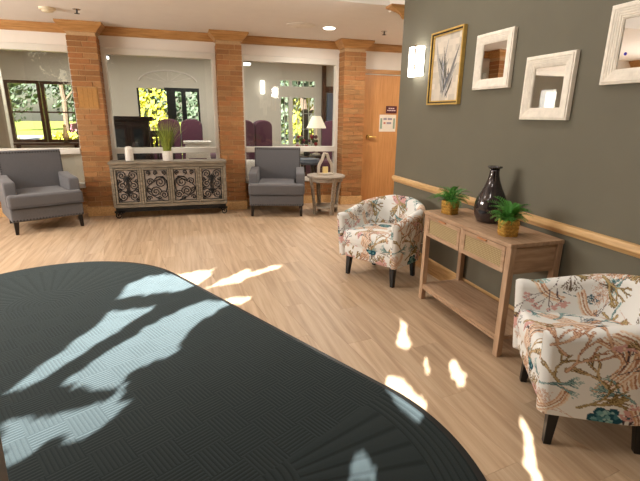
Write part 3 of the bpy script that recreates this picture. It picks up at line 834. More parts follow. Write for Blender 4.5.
MB().box(-.125, .125, -.06, .06, 0, .024).build('base', 'pale_wood', t, bevel=.004)
c = thing('candle', 'square cream candle standing inside the wooden lantern', 'candle', (2.12, 6.56, .6345), .1)
MB().box(-.042, .042, -.02, .02, 0, .10).build('wax', 'candle_wax', c, bevel=.006)
MB().tube([(0, 0, .10), (.001, 0, .113)], .0015, 5).build('wick', 'iron', c)

# ------------------------------------------------------------------ console table
def console():
    y0, y1, xf, xb, H = 2.075, 3.09, 1.86, 2.262, .768
    t = thing('console_table', 'light oak console table with two rattan drawers against the sage wall', 'table', (xf, (y0+y1)/2, 0))
    hw = (y1-y0)/2; D = xb-xf; s = .045
    for sy in (-1, 1):
        for xa in (0, D-s):
            ya = sy*hw-(s if sy > 0 else 0)
            MB().box(xa+.004, xa+s-.0, ya+(.0 if sy < 0 else 0), ya+s, 0, H-.026).build('leg', 'table_wood_leg', t, bevel=.003)
    MB().box(-.004, D+.002, -hw-.004, hw+.004, H-.026, H).build('top', 'table_wood', t, bevel=.003)
    zb = .565
    for sy in (-1, 1):
        ya = sy*(hw-.012)
        MB().box(s+.001, D-s-.001, min(ya, ya-sy*.018), max(ya, ya-sy*.018), zb, H-.027).build('side_panel', 'table_wood_end', t)
    MB().box(D-.02, D-.006, -hw+s, hw-s, zb, H-.027).build('back_panel', 'table_wood', t)
    MB().box(.012, D-.021, -hw+s, hw-s, zb+.004, zb+.018).build('drawer_floor', 'table_wood', t)
    MB().box(.006, .03, -.014, .014, zb, H-.027).build('divider', 'table_wood_leg', t)
    for sy in (-1, 1):
        ya, yb_ = (.016, hw-s-.003) if sy > 0 else (-hw+s+.003, -.016)
        za, z2 = zb+.002, H-.03; fr = .03
        d = MB().box(.002, .02, ya, ya+fr, za, z2).box(.002, .02, yb_-fr, yb_, za, z2).box(.002, .02, ya+fr, yb_-fr, za, za+fr).box(.002, .02, ya+fr, yb_-fr, z2-fr, z2).build('drawer', 'table_wood', t, bevel=.002)
        MB().box(.009, .02, ya+fr, yb_-fr, za+fr, z2-fr).build('rattan_panel', 'rattan', d)
        m_ = (ya+yb_)/2
        MB().box(-.012, .003, m_-.045, m_+.045, z2-.014, z2-.004).build('pull_tab', 'leather_tab', d, bevel=.003)
    # lower shelf with rails
    MB().box(.012, D-.012, -hw+.01, hw-.01, .118, .138).build('shelf', 'table_wood', t)
    MB().box(.006, .03, -hw+s, hw-s, .10, .1175).build('shelf_rail', 'table_wood', t, bevel=.002)
    MB().box(D-.03, D-.008, -hw+s, hw-s, .10, .1175).build('shelf_rail', 'table_wood', t, bevel=.002)
    return H
ZT = console()

# smoked glass vase
t = thing('glass_vase', 'tall smoked dark glass vase with a narrow flared neck on the console table', 'vase', (2.115, 2.62, ZT))
MB().lathe([(.070, 0), (.090, .008), (.106, .04), (.114, .09), (.111, .14), (.096, .19), (.066, .25), (.046, .30), (.036, .34), (.033, .365), (.034, .385)], 40).build('body', 'smoked_glass', t, 'all')
MB().lathe([(.033, .385), (.048, .392), (.052, .398), (.050, .404), (.036, .400), (.028, .38), (.028, .30)], 40).build('lip', 'smoked_glass', t, 'all')

# ferns in woven baskets
def frond_mesh(seed, ln, mat):
    r = random.Random(seed); mb = MB(); n = 13
    spine = [(ln*u*(.95-.12*u), 0, ln*(.55*u-.75*u*u)) for u in [i/n for i in range(n+1)]]
    v = []
    for i, p in enumerate(spine): v += [(p[0], -.0016, p[2]), (p[0], .0016, p[2])]
    mb.add(v, [(2*i, 2*i+1, 2*i+3, 2*i+2) for i in range(n)])
    for i in range(1, n+1):
        u = i/n; w_ = .034*math.sin(PI*(.18+.78*u))**.7*ln/.16; p = spine[i]
        for sy in (-1, 1):
            a = .45+.25*u; tip = (p[0]+w_*math.sin(a), sy*w_*math.cos(a), p[2]+r.uniform(-.006, .006))
            mb.add([(p[0]-.005, 0, p[2]), (p[0]+w_*.4-.003, sy*w_*.5, p[2]+.003), tip, (p[0]+w_*.5+.001, sy*w_*.42, p[2]), (p[0]+.001, 0, p[2])], [(0, 1, 2, 3, 4)])
    me = mb.mesh('frond'); me.materials.append(MATS[mat]); return me
FR = [frond_mesh(1, .15, 'fern_green'), frond_mesh(2, .12, 'fern_green_pale'), frond_mesh(3, .18, 'fern_green')]
def basket_mesh(h, a):
    nc, nr = 40, 14; v = []; f = []
    for j in range(nr+1):
        z = h*j/nr
        for k in range(nc):
            th = 2*PI*k/nc; c_, s_ = math.cos(th), math.sin(th)
            rr = a/((abs(c_)**5+abs(s_)**5)**.2)*(.94+.10*z/h)
            rr += .0035*(1 if (k//2+j//2) % 2 else -1)
            v.append((rr*c_, rr*s_, z))
    for j in range(nr): f += [(j*nc+k, j*nc+(k+1) % nc, (j+1)*nc+(k+1) % nc, (j+1)*nc+k) for k in range(nc)]
    f += [tuple(range(nc))[::-1]]
    return MB().add(v, f)
def fern(label, loc, rz, seed, k_scale):
    t = thing('potted_fern', label, 'plant', loc, rz, group='ferns in woven baskets on the console table')
    H = .105; a = .052
    bo = basket_mesh(H, a).build('basket', 'basket_straw', t, 'all')
    for j in range(4):
        z = .012+j*.022; path = []
        for k in range(32):
            th = 2*PI*k/32; c_, s_ = math.cos(th), math.sin(th); rr = a/((abs(c_)**5+abs(s_)**5)**.2)*(.95+.10*z/H)+.003
            path.append((rr*c_, rr*s_, z+.004*(1 if k % 2 else -1)))
        MB().tube(path, .003, 5, True).build('weave_strand', 'basket_dark', bo)
    MB().lathe([(.001, 0), (.04, 0), (.04, .012), (.001, .012)], 16, (0, 0, H-.02)).build('soil', 'bark', t)
    r = random.Random(seed)
    for k in range(44):
        o = bpy.data.objects.new('frond', FR[k % 3]); COL.objects.link(o); o.parent = t
        az = 2*PI*(k*.618)+r.uniform(-.2, .2); up = r.uniform(-.05, 1.05)
        o.location = (.015*math.cos(az), .015*math.sin(az), H-.008); s = r.uniform(.75, 1.15)*k_scale
        o.rotation_euler = (r.uniform(-.3, .3), -up-.1, az); o.scale = (s, s, s)
fern('bushy fern in a woven straw basket left of the smoked vase', (1.99, 2.935, ZT), .2, 3, 1.0)
fern('airy fern in a woven straw basket right of the smoked vase', (1.985, 2.265, ZT), -.3, 8, 1.05)

# wall outlet seen below the console
t = thing('wall_outlet', 'dark outlet with a plug on the sage wall under the console table', 'outlet', (XR, 3.10, .42))
MB().box(-.006, 0, -.035, .035, 0, .115).build('plate', 'taupe', t, bevel=.002)
MB().box(-.03, -.006, -.018, .012, .06, .095).build('plug', 'black_leg', t, bevel=.004)

# ------------------------------------------------------------------ coral printed tub chairs
PX = .003
def coral_image():
    Wm, Hm = 3.0, 1.8
    nx_, ny_ = int(Wm/PX), int(Hm/PX)
    img = np.ones((ny_, nx_, 3))*np.array(L((232, 231, 228))[:3])
    def stamp(pts, rad, col):
        pts = np.asarray(pts, float); rad = np.asarray(rad, float)
        R = int(math.ceil(rad.max()/PX))
        oy, ox = np.mgrid[-R:R+1, -R:R+1]; d = np.hypot(oy, ox)*PX
        for (x, y), rr in zip(pts, rad):
            m = d <= max(rr, PX*.5)
            ix = (int(x/PX)+ox[m]) % nx_; iy = (int(y/PX)+oy[m]) % ny_
            img[iy, ix] = col
    def line(p0, p1, r0, r1, col):
        n = max(2, int(math.hypot(p1[0]-p0[0], p1[1]-p0[1])/PX*1.1))
        s = np.linspace(0, 1, n)
        stamp(np.stack([p0[0]+(p1[0]-p0[0])*s, p0[1]+(p1[1]-p0[1])*s], 1), r0+(r1-r0)*s, col)
    C = lambda c: np.array(L(c)[:3])
    R = random.Random(21)
    segs = []
    def branch(p, ang, ln, wd, depth, spread, out, shrink=.78, curl=.25):
        if depth == 0: return
        q = (p[0]+ln*math.cos(ang), p[1]+ln*math.sin(ang)); out.append((p, q, wd, wd*shrink, depth))
        for k in range(2 if R.random() < .85 else 3):
            branch(q, ang+R.uniform(-spread, spread)+R.uniform(-curl, curl), ln*R.uniform(.72, .95), wd*shrink, depth-1, spread, out, shrink, curl)
    def frond(p, ang, ln, wd, depth, spread, fill, edge=None, ew=.003, tips=None):
        out = []; branch(p, ang, ln, wd, depth, spread, out)
        if edge is not None:
            for a, b, r0, r1, d in out: line(a, b, r0+ew, r1+ew, edge)
        for a, b, r0, r1, d in out: line(a, b, r0, r1, fill)
        if tips is not None:
            for a, b, r0, r1, d in out:
                if d <= 2: stamp([b], [.006], tips)
    def wave(p, ang, ln, n, gap, cols):
        for k in range(n):
            off = (k-n/2)*gap; x, y = p[0]-math.sin(ang)*off, p[1]+math.cos(ang)*off; a = ang; pts = []
            ph = R.uniform(-.3, .3)
            for s in range(int(ln/PX)):
                a2 = ang+.38*math.sin(s*PX/ln*PI*1.5+.4+ph*.4)
                x += PX*math.cos(a2); y += PX*math.sin(a2); pts.append((x, y))
            stamp(pts, [.0030]*len(pts), cols[k % len(cols)])
    def clump(p, r):
        for k in range(26):
            a = R.uniform(0, 2*PI); d = r*math.sqrt(R.random()); stamp([(p[0]+d*math.cos(a), p[1]+d*math.sin(a))], [R.uniform(.014, .026)], C((34, 78, 92)))
        for k in range(30):
            a = R.uniform(0, 2*PI); d = r*math.sqrt(R.random()); stamp([(p[0]+d*math.cos(a), p[1]+d*math.sin(a))], [R.uniform(.006, .013)], C(R.choice([(112, 158, 160), (150, 184, 182), (74, 122, 130)])))
    tan, tane = C((182, 154, 108)), C((104, 82, 50))
    peach = [C((206, 164, 132)), C((232, 214, 194)), C((176, 128, 100)), C((238, 232, 222))]
    def spots(nx2, ny2, jit=.35):
        g = [((i+.5+R.uniform(-jit, jit))*Wm/nx2, (j+.5+R.uniform(-jit, jit))*Hm/ny2) for i in range(nx2) for j in range(ny2)]
        R.shuffle(g); return g
    for k, p in enumerate(spots(11, 7)):
        if k % 3 == 0: wave(p, R.uniform(.5, 2.6), .32, 10, .0075, peach)
        if k % 3 == 1: frond(p, PI/2+R.uniform(-1.2, 1.2), .055, .0028, 7, .5, C((204, 172, 152)))
    for k, p in enumerate(spots(24, 14)):
        a = PI/2+R.uniform(-1.2, 1.2); kind = k % 9
        if kind in (0, 1): frond(p, a, .056, .0056, 5, .5, C(R.choice([(184, 160, 116), (166, 146, 102), (196, 170, 130)])), C((112, 92, 60)), .0022)
        elif kind in (2, 6): frond(p, a, .05, .0024, 7, .42, C((78, 62, 68)), tips=C((210, 164, 158)))
        elif kind == 3: frond(p, a, .045, .0038, 6, .55, C((142, 174, 172)), C((72, 102, 108)), .0018)
        elif kind == 4: frond(p, a, .045, .0032, 6, .5, C((66, 92, 104)))
        elif kind == 5: frond(p, a, .056, .005, 5, .5, C((212, 176, 148)), C((150, 106, 82)), .0022)
        elif kind == 7: frond(p, a, .045, .0026, 6, .5, C((104, 88, 72)))
        elif k % 27 == 8: clump(p, .05)
        else: wave(p, R.uniform(.4, 2.7), .22, 6, .0075, peach)
    return img
CORAL = coral_image()
def print_mesh(name, P, U, quads):
    me = bpy.data.meshes.new(name)
    me.vertices.add(len(P)); me.vertices.foreach_set('co', P.astype(np.float32).ravel())
    nq = len(quads); me.loops.add(nq*4); me.loops.foreach_set('vertex_index', quads.astype(np.int32).ravel())
    me.polygons.add(nq); me.polygons.foreach_set('loop_start', np.arange(nq, dtype=np.int32)*4)
    me.update(calc_edges=True); me.validate()
    iy = (U[:, 1]/PX).astype(int) % CORAL.shape[0]; ix = (U[:, 0]/PX).astype(int) % CORAL.shape[1]
    ca = me.color_attributes.new('print', 'FLOAT_COLOR', 'POINT')
    c4 = np.concatenate([CORAL[iy, ix], np.ones((len(P), 1))], 1).astype(np.float32)
    ca.data.foreach_set('color', c4.ravel())
    me.polygons.foreach_set('use_smooth', np.ones(nq, bool))
    return me
def grid_quads(nu, nv, wrap_v=False):
    i, j = np.meshgrid(np.arange(nu-1), np.arange(nv if wrap_v else nv-1), indexing='ij')
    j2 = (j+1) % nv
    return np.stack([i*nv+j, (i+1)*nv+j, (i+1)*nv+j2, i*nv+j2], -1).reshape(-1, 4)
A_, YF_, YM_, YBK = .315, -.275, .0, .258      # centre line of the shell wall
TH = .042                                       # half thickness
ZB_ = .20
def resample(P, step):
    d = np.r_[0, np.cumsum(np.hypot(*np.diff(P, axis=0).T))]; n = int(d[-1]/step)+1
    s = np.linspace(0, d[-1], n); return np.stack([np.interp(s, d, P[:, 0]), np.interp(s, d, P[:, 1])], 1), s
def shell_mesh(step=.0042):
    left = [(-A_, y) for y in np.linspace(YF_, YM_, 20)]
    th = np.linspace(PI, 0, 60)[1:-1]
    def se(t, e=2.5):
        c_, s_ = math.cos(t), math.sin(t); return (math.copysign(abs(c_)**(2/e), c_)*A_, YM_+abs(s_)**(2/e)*(YBK-YM_))
    mid = [se(t) for t in th]
    P = np.array(left+mid+[(-x, y) for x, y in left[::-1]]); P, S = resample(P, step)
    nu = len(P); T = np.gradient(P, axis=0); T /= np.hypot(*T.T)[:, None]; Nn = np.stack([T[:, 1], -T[:, 0]], 1)*-1
    # outward normal: left side path runs +y, outward is -x
    smax = S[-1]; u = np.abs(S/smax-.5)*2           # 0 at the back, 1 at the arm fronts
    top = .75-.13*np.clip((u-.12)/.8, 0, 1)**1.1
    scale = np.ones(nu); fwd = np.zeros(nu)
    # profile: closed loop (off, t) off in -1..1 across the wall, t 0..1 height; with rounded rim
    def prof(ztop):
        pts = []
        H = ztop-ZB_
        pts += [(-.6, 0.0), (1, .0)]
        r = TH
        pts += [(1.0, H*.5), (1.02, H-r)]
        pts += [(math.cos(a), H-r+r*math.sin(a)) for a in np.linspace(.1, PI-.1, 12)]
        pts += [(-1.0, H-r), (-.9, H*.45), (-.85, .02)]
        return np.array(pts)
    base = prof(.70); d = np.r_[0, np.cumsum(np.hypot(*(np.diff(base, axis=0)*[TH, 1]).T))]
    nv = int(d[-1]/step); sv = np.linspace(0, d[-1], nv)
    off = np.interp(sv, d, base[:, 0]); hz = np.interp(sv, d, base[:, 1])/(.70-ZB_)
    # rounded arm fronts: extra rings that shrink the wall thickness
    ang = np.linspace(0, PI/2, 14)[1:]
    rings = []
    for q in ang[::-1]: rings.append((0, math.cos(q), math.sin(q)))
    for i in range(nu): rings.append((i, 1.0, 0))
    for q in ang: rings.append((nu-1, math.cos(q), math.sin(q)))
    V = []; U = []
    s0 = 0
    for (i, sc, fw_) in rings:
        H = top[i]-ZB_
        hh = hz*H
        sc_ = max(sc, .02)
        # the arm front is rounded at the top as well
        o = off*TH*sc_
        taper = -.028*(1-hh/.5)                       # shell narrows towards the floor
        n = Nn[i]; tdir = T[i]*(1 if i else -1)
        x = P[i, 0]+n[0]*(o+taper)+tdir[0]*fw_*TH*.9; y = P[i, 1]+n[1]*(o+taper)+tdir[1]*fw_*TH*.9
        z = ZB_+hh-(1-sc_)*.012*(hh/H)
        y = y-.03*hh/.42*min(1, max(0, (u[i]-.45)/.5))
        V.append(np.stack([x, y, z], 1))
        uu = S[i]+(fw_*TH*(1 if i else -1))
        U.append(np.stack([np.full(nv, uu+.15), sv+.1], 1))
    V = np.concatenate(V); U = np.concatenate(U)
    return print_mesh('shell', V, U, grid_quads(len(rings), nv, True))
def pad_mesh(name, hx, y0, y1, z0, z1, r, uoff, step=.0045, crown=.02):
    """upholstered pad: front face runs up and over the top to the back"""
    pr = [(y0+.012, z0), (y0, z0+.03), (y0-.004, (z0+z1)/2)]
    pr += [(y0+r-r*math.cos(a), z1-r+r*math.sin(a)) for a in np.linspace(0, PI/2, 8)]
    pr += [(y1, z1)]
    P, S = resample(np.array(pr), step); nu = len(P)
    xs = np.arange(-hx, hx+step, step); nv = len(xs)
    e = np.clip(1-(np.abs(xs)/hx)**6, 0, 1)
    V = []; U = []
    for (y, z), s in zip(P, S):
        zz = z+crown*e*np.clip((z-z0)/(z1-z0), 0, 1)-crown*.6
        V.append(np.stack([xs, np.full(nv, y)+.01*(1-e)*(y < y0+.03), zz], 1)); U.append(np.stack([xs+uoff, np.full(nv, s+.35)], 1))
    return print_mesh(name, np.concatenate(V), np.concatenate(U), grid_quads(nu, nv))
def tub_chair(label, loc, rz, src=None):
    if src:
        t = copy_tree(src); t.location = loc; t.rotation_euler = (0, 0, rz); t['label'] = label; return t
    t = thing('tub_chair', label, 'tub chair', loc, rz, group='coral print tub chairs beside the console')
    link('shell', shell_mesh(), 'coral_print', t)
    link('seat_cushion', pad_mesh('seat_cushion', A_-.028, -.318, .22, .335, .46, .035, 1.35), 'coral_print', t)
    link('front_panel', pad_mesh('front_panel', A_-.022, -.300, .20, ZB_, .335, .012, 2.1, crown=0.0), 'coral_print', t)
    MB().box(-.27, .27, -.27, .22, ZB_+.004, ZB_+.02).build('underside', 'black_leg', t)
    for sx in (-1, 1):
        MB().taper((sx*.262, -.235), (sx*.25, -.225), 0, ZB_+.01, .017, .026).build('leg', 'black_leg', t, bevel=.003)
        MB().taper((sx*.232, .165), (sx*.22, .15), 0, ZB_+.01, .017, .026).build('leg', 'black_leg', t, bevel=.003)
    return t
tc1 = tub_chair('white tub chair with coral print left of the console table', (1.82, 3.705, 0), math.radians(-60))
tub_chair('white tub chair with coral print in the right foreground', (1.915, 1.465, 0), math.radians(-120), tc1)

# ------------------------------------------------------------------ lounge behind the windows
def lounge():
    # back wall with its openings
    ops = [(-3.42, -2.12, .86, 2.12), (-.88, .46, .02, 2.04), (2.36, 3.28, .76, 1.95), (2.36, 3.28, 2.16, 2.33)]
    xs = sorted({XL, XE, *[o[0] for o in ops], *[o[1] for o in ops]}); zs = sorted({0, 2.78, *[o[2] for o in ops], *[o[3] for o in ops]})
    mb = MB()
    for a, b in zip(xs, xs[1:]):
        run = None
        for c, d in zip(zs, zs[1:]):
            hole = any(o[0] <= a and b <= o[1] and o[2] <= c and d <= o[3] for o in ops)
            if not hole: run = (run[0], d) if run else (c, d)
            if hole or d == zs[-1]:
                if run: mb.box(a, b, YLB, YLB+.15, *run)
                run = None
    struct('wall_lounge', mb, 'wall_cream', label='cream rear wall of the lounge beyond the windows')
    struct('wall_partition', MB().box(XL, -2.88, 9.0, 9.1, 0, 2.78), 'wall_cream', label='cream partition at the left of the lounge')
    struct('trim_partition', MB().box(-2.88, -2.84, 8.98, 9.12, 0, 2.2), 'frame_white')
    # window 5: dark wood yard window
    def sash(root, x0, x1, z0, z1, fm, nxm, nzm, fw=.05, mw=.014, y=YLB+.02):
        for q in ((x0, x0+fw, z0, z1), (x1-fw, x1, z0, z1)): MB().box(q[0], q[1], y, y+.08, q[2], q[3]).build('stile', fm, root)
        for q in ((x0+fw, x1-fw, z0, z0+fw), (x0+fw, x1-fw, z1-fw, z1)): MB().box(q[0], q[1], y, y+.08, q[2], q[3]).build('rail', fm, root)
        for k in range(1, nxm): 
            x = x0+fw+(x1-x0-2*fw)*k/nxm; MB().box(x-mw/2, x+mw/2, y+.02, y+.06, z0+fw, z1-fw).build('muntin', fm, root)
        for k in range(1, nzm):
            z = z0+fw+(z1-z0-2*fw)*k/nzm; MB().box(x0+fw, x1-fw, y+.02, y+.06, z-mw/2, z+mw/2).build('muntin', fm, root)
        MB().box(x0+fw, x1-fw, y+.037, y+.043, z0+fw, z1-fw).build('pane', 'front_glass', root)
    r = sroot('window_5', 'dark wood framed yard window at the back of the lounge')
    sash(r, -3.42, -2.78, .86, 2.12, 'walnut', 1, 2, .06, .03); sash(r, -2.76, -2.12, .86, 2.12, 'walnut', 1, 2, .06, .03)
    r = sroot('door_3', 'black framed glass doors at the back of the lounge')
    MB().box(-.30, .46, YLB-.02, YLB+.0, 1.98, 2.06).build('head', 'black_frame', r)
    for a, b in ((-.26, -.07), (.06, .16), (-.88, -.84), (.42, .46)): MB().box(a, b, YLB, YLB+.08, .02, 2.04).build('stile', 'black_frame', r)
    for a, b in ((-.84, -.26), (-.07, .06), (.16, .42)):
        MB().box(a, b, YLB+.03, YLB+.036, .05, 2.0).build('pane', 'front_glass', r)
        MB().box(a, b, YLB+.02, YLB+.06, .02, .12).build('rail', 'black_frame', r)
    r = sroot('window_6', 'white gridded window with a transom at the back of the lounge')
    sash(r, 2.36, 2.62, .76, 1.95, 'frame_white', 2, 3, .03); sash(r, 2.66, 3.28, .76, 1.95, 'frame_white', 4, 3, .03)
    sash(r, 2.36, 2.62, 2.16, 2.33, 'frame_white', 2, 1, .02); sash(r, 2.66, 3.28, 2.16, 2.33, 'frame_white', 4, 1, .02)
    MB().box(2.62, 2.66, YLB, YLB+.1, .76, 1.95).build('mullion', 'frame_white', r); MB().box(2.62, 2.66, YLB, YLB+.1, 2.16, 2.33).build('mullion', 'frame_white', r)
    # fan shaped relief over the doors, modelled in place of a pane reflection
    r = tag(thing('reflected_arch', 'faint arched relief standing in for a reflected fan window, above the glass doors in the lounge', 'moulding', (-.2, YLB, 2.16)), None)
    arc = [(.62*math.cos(a), -.012, .26*math.sin(a)) for a in np.linspace(.12, PI-.12, 25)]
    MB().tube(arc, .02, 6).build('arch_rib', 'white_paint', r, True)
    for k in range(1, 6):
        a = PI*k/6; MB().tube([(.1*math.cos(a), -.01, .05*math.sin(a)), (.58*math.cos(a), -.01, .24*math.sin(a))], .008, 5).build('spoke', 'white_paint', r, True)
    # dark timber opening on the right of the lounge
    r = tag(thing('timber_doorway', 'dark timber door casing at the right of the lounge', 'doorway', (3.42, YLB-.09, 0)), None)
    MB().box(0, .09, 0, .08, 0, 2.75).build('post', 'walnut', r); MB().box(.42, .5, 0, .08, 0, 2.75).build('post', 'walnut', r); MB().box(.09, .42, 0, .08, 2.05, 2.2).build('lintel', 'walnut', r)
    MB().box(.13, .38, .03, .06, 0, 2.04).build('door_leaf', 'blue_grey', r)
    # ceiling lights seen at the top of the panes
    for x, lab in ((-1.12, 'slim lit ceiling fixture behind the middle window'), (1.23, 'slim lit ceiling fixture behind the right window')):
        t = thing('ceiling_fixture', lab, 'light fixture', (x-.08, 8.5, 2.36), group='slim fixtures in the lounge')
        MB().box(-.14, .14, -.09, .09, .035, .075).build('housing', 'black_frame', t); MB().box(-.13, .13, -.085, .085, 0, .0345).build('diffuser', 'white_tube', t)
        MB().box(-.01, .01, -.01, .01, .075, .42).build('stem', 'black_frame', t)
    for x in (-2.2, .2, 2.6):  # flush lamps added above the visible panes to brighten the lounge
        t = thing('lounge_fill_lamp', 'added fill lamp on the lounge ceiling %s' % ('near the yard window' if x < -1 else 'near the glass doors' if x < 1 else 'near the table lamp'), 'lamp', (x, 9.4, 2.78), group='added fill lamps in the lounge')
        MB().lathe([(.2, -.05), (.24, -.03), (.25, -.001)], 24).build('rim', 'ceramic_white', t, True); MB().lathe([(.001, -.06), (.2, -.05), (.2, -.03)], 24).build('diffuser', 'panel_glow', t, True)
        area_lamp('lounge_fill_light', (0, 0, -.08), .4, LOUNGE_W, (1, .97, .90), t)
    # wall sconce left of window 6
    t = thing('lounge_sconce', 'small glowing sconce on the rear lounge wall behind the right window', 'sconce', (1.93, YLB, 1.98))
    MB().box(-.05, .05, -.08, -.01, 0, .30).build('shade', 'white_tube', t, bevel=.02); MB().box(-.03, .03, -.01, 0, .05, .29).build('back_plate', 'chrome', t)
    # purple humped sofas
    def sofa(label, loc, rz, n, wseat):
        s = thing('sofa', label, 'sofa', loc, rz, group='purple sofas in the lounge'); W = wseat*n
        MB().box(-W/2, W/2, -.40, .36, .12, .34).build('base', 'purple_fabric', s, bevel=.03)
        for k in range(n):
            xc = -W/2+wseat*(k+.5)
            MB().box(xc-wseat/2+.005, xc+wseat/2-.005, -.42, .18, .345, .52).build('seat_cushion', 'purple_fabric', s, bevel=.04, seg=3)
            pr = [(xc-wseat/2+.006, .36), (xc+wseat/2-.006, .36)]+[(xc+(wseat/2-.006)*math.cos(a), 1.22+.17*math.sin(a)**.7) for a in np.linspace(0, PI, 14)]
            n_ = len(pr); v = [(p, .16, q) for p, q in pr]+[(p, .36, q) for p, q in pr]
            MB().add(v, [tuple(range(n_)), tuple(range(2*n_-1, n_-1, -1))]+[(i, n_+i, n_+(i+1) % n_, (i+1) % n_) for i in range(n_)]).build('back_cushion', 'purple_fabric', s, bevel=.03, seg=3)
        for sx in (-1, 1):
            pr = [(sx*(W/2), .12), (sx*(W/2+.14), .12), (sx*(W/2+.14), .60)]+[(sx*(W/2+.09+.10*math.cos(a)), .66+.09*math.sin(a)) for a in np.linspace(-.3, PI, 8)]+[(sx*W/2, .60)]
            n_ = len(pr); v = [(p, -.42, q) for p, q in pr]+[(p, .34, q) for p, q in pr]
            MB().add(v, [tuple(range(n_)), tuple(range(2*n_-1, n_-1, -1))]+[(i, n_+i, n_+(i+1) % n_, (i+1) % n_) for i in range(n_)]).build('arm', 'purple_fabric', s, bevel=.02)
            for y in (-.36, .30): MB().taper((sx*(W/2), y), (sx*(W/2), y), 0, .12, .02, .028).build('leg', 'dark_leg', s)
    sofa('purple sofa with humped back behind the right window', (1.35, 9.4, 0), .25, 3, .42)
    sofa('purple sofa with humped back behind the middle window', (-.02, 10.3, 0), -.05, 2, .48)
    sofa('small purple chair beside the flower table', (3.25, 9.85, 0), -.7, 1, .5)
    # dark hutch
    t = thing('dark_hutch', 'dark mahogany hutch with glass door behind the middle window', 'hutch', (-.90, 9.0, 0))
    MB().box(-.34, .34, -.2, .2, 0, 1.36).build('body', 'mahogany', t, bevel=.01); MB().box(-.42, .42, -.26, .24, 1.36, 1.44).build('cornice', 'mahogany', t, bevel=.02)
    for x in (-.28, .03): 
        d = MB().box(x, x+.25, -.22, -.201, .1, 1.28).build('door', 'mahogany', t, bevel=.01); MB().box(x+.05, x+.20, -.224, -.221, .55, 1.22).build('door_glass', 'car_glass', d)
    t = thing('framed_picture', 'dark framed pale picture leaning beside the dark hutch', 'picture', (-1.44, 9.0, .72))
    MB().box(-.10, .10, -.02, 0, .03, .55).build('print', 'paper', t); MB().box(-.13, -.10, -.03, 0, 0, .58).box(.10, .13, -.03, 0, 0, .58).box(-.10, .10, -.03, 0, 0, .03).box(-.10, .10, -.03, 0, .55, .58).build('frame', 'mahogany', t)
    t = thing('stand_table', 'narrow dark table under the leaning picture', 'table', (-1.44, 8.98, 0))
    MB().box(-.17, .17, -.15, .15, .68, .72).build('top', 'mahogany', t)
    for sx in (-1, 1):
        for sy in (-1, 1): MB().taper((sx*.14, sy*.12), (sx*.14, sy*.12), 0, .68, .014, .02).build('leg', 'mahogany', t)
    t = thing('dining_chair', 'dark wooden chair with slatted back behind the middle window', 'chair', (-.28, 8.55, 0), .3)
    MB().box(-.22, .22, -.22, .22, .42, .47).build('seat', 'mahogany', t, bevel=.01)
    for sx in (-1, 1):
        MB().taper((sx*.19, -.19), (sx*.19, -.19), 0, .42, .016, .02).build('leg', 'mahogany', t); MB().taper((sx*.19, .22), (sx*.19, .2), 0, 1.15, .016, .02).build('leg', 'mahogany', t)
    MB().box(-.2, .2, .185, .215, 1.08, 1.20).build('top_rail', 'mahogany', t, bevel=.01)
    for x in (-.1, 0, .1): MB().box(x-.02, x+.02, .19, .21, .47, 1.08).build('slat', 'mahogany', t)
    t = thing('white_table', 'low white table in front of the purple sofa behind the middle window', 'table', (.28, 8.85, 0))
    MB().box(-.25, .25, -.25, .25, .96, 1.0).build('top', 'ceramic_white', t, bevel=.005); MB().box(-.22, .22, -.22, .22, .7, .955).build('apron', 'ceramic_white', t)
    for sx in (-1, 1):
        for sy in (-1, 1): MB().taper((sx*.2, sy*.2), (sx*.2, sy*.2), 0, .7, .02, .025).build('leg', 'ceramic_white', t)
    # table lamp and flowers
    t = thing('end_table', 'dark round end table under the lounge lamp', 'table', (2.62, 9.0, 0))
    MB().lathe([(.001, .66), (.33, .66), (.34, .68), (.33, .70), (.001, .70)], 28).build('table_top', 'mahogany', t, True); MB().lathe([(.2, 0), (.18, .03), (.05, .06), (.04, .4), (.07, .62), (.1, .66)], 20).build('pedestal', 'mahogany', t, True)
    t = thing('table_lamp', 'table lamp with a cream cone shade in the lounge', 'lamp', (2.70, 9.0, .70))
    MB().lathe([(.08, 0), (.085, .02), (.03, .05), (.06, .15), (.07, .25), (.03, .4), (.012, .45), (.012, .6)], 20).build('base', 'ceramic_white', t, True)
    MB().lathe([(.205, .55), (.09, .79), (.085, .79), (.20, .55)], 28).build('shade', 'shade_glow', t, True)
    t = thing('flower_arrangement', 'red and white flower arrangement below the lounge lamp', 'flowers', (2.45, 8.85, .70))
    MB().lathe([(.05, 0), (.07, .03), (.06, .1), (.04, .12)], 16).build('bowl', 'dark_metal', t, True)
    rr = random.Random(9)
    for k in range(26):
        MB().ball((rr.uniform(-.22, .22), rr.uniform(-.1, .1), .14+rr.uniform(0, .26)), rr.uniform(.03, .05), 8, 5).build('blossom', rr.choice(['petal_red', 'petal_white', 'leaf_outdoor', 'purple_fabric']), t, True)
    for k in range(8):
        a = rr.uniform(-.2, .2); MB().tube([(0, 0, .08), (a*.5, 0, .2), (a, 0, .32)], .004, 5).build('stem', 'leaf_outdoor', t)
    # items low behind the lower panes
    t = thing('throw_cushion', 'white cushion on the lounge floor bench behind the right armchair', 'cushion', (1.05, 7.95, .30), .3)
    MB().box(-.25, .25, -.1, .1, 0, .42).build('cover', 'white_fabric', t, bevel=.09, seg=4)
    t = thing('floor_bench', 'low bench behind the lower panes of the right window', 'bench', (1.15, 7.95, 0))
    MB().box(-.45, .45, -.2, .2, .22, .30).build('seat', 'white_fabric', t, bevel=.02)
    for sx in (-1, 1): MB().box(sx*.4-.03, sx*.4+.03, -.17, .17, 0, .22).build('leg', 'mahogany', t)
    t = thing('dark_stool', 'dark blue upholstered stool behind the wooden lantern', 'stool', (2.25, 8.0, 0))
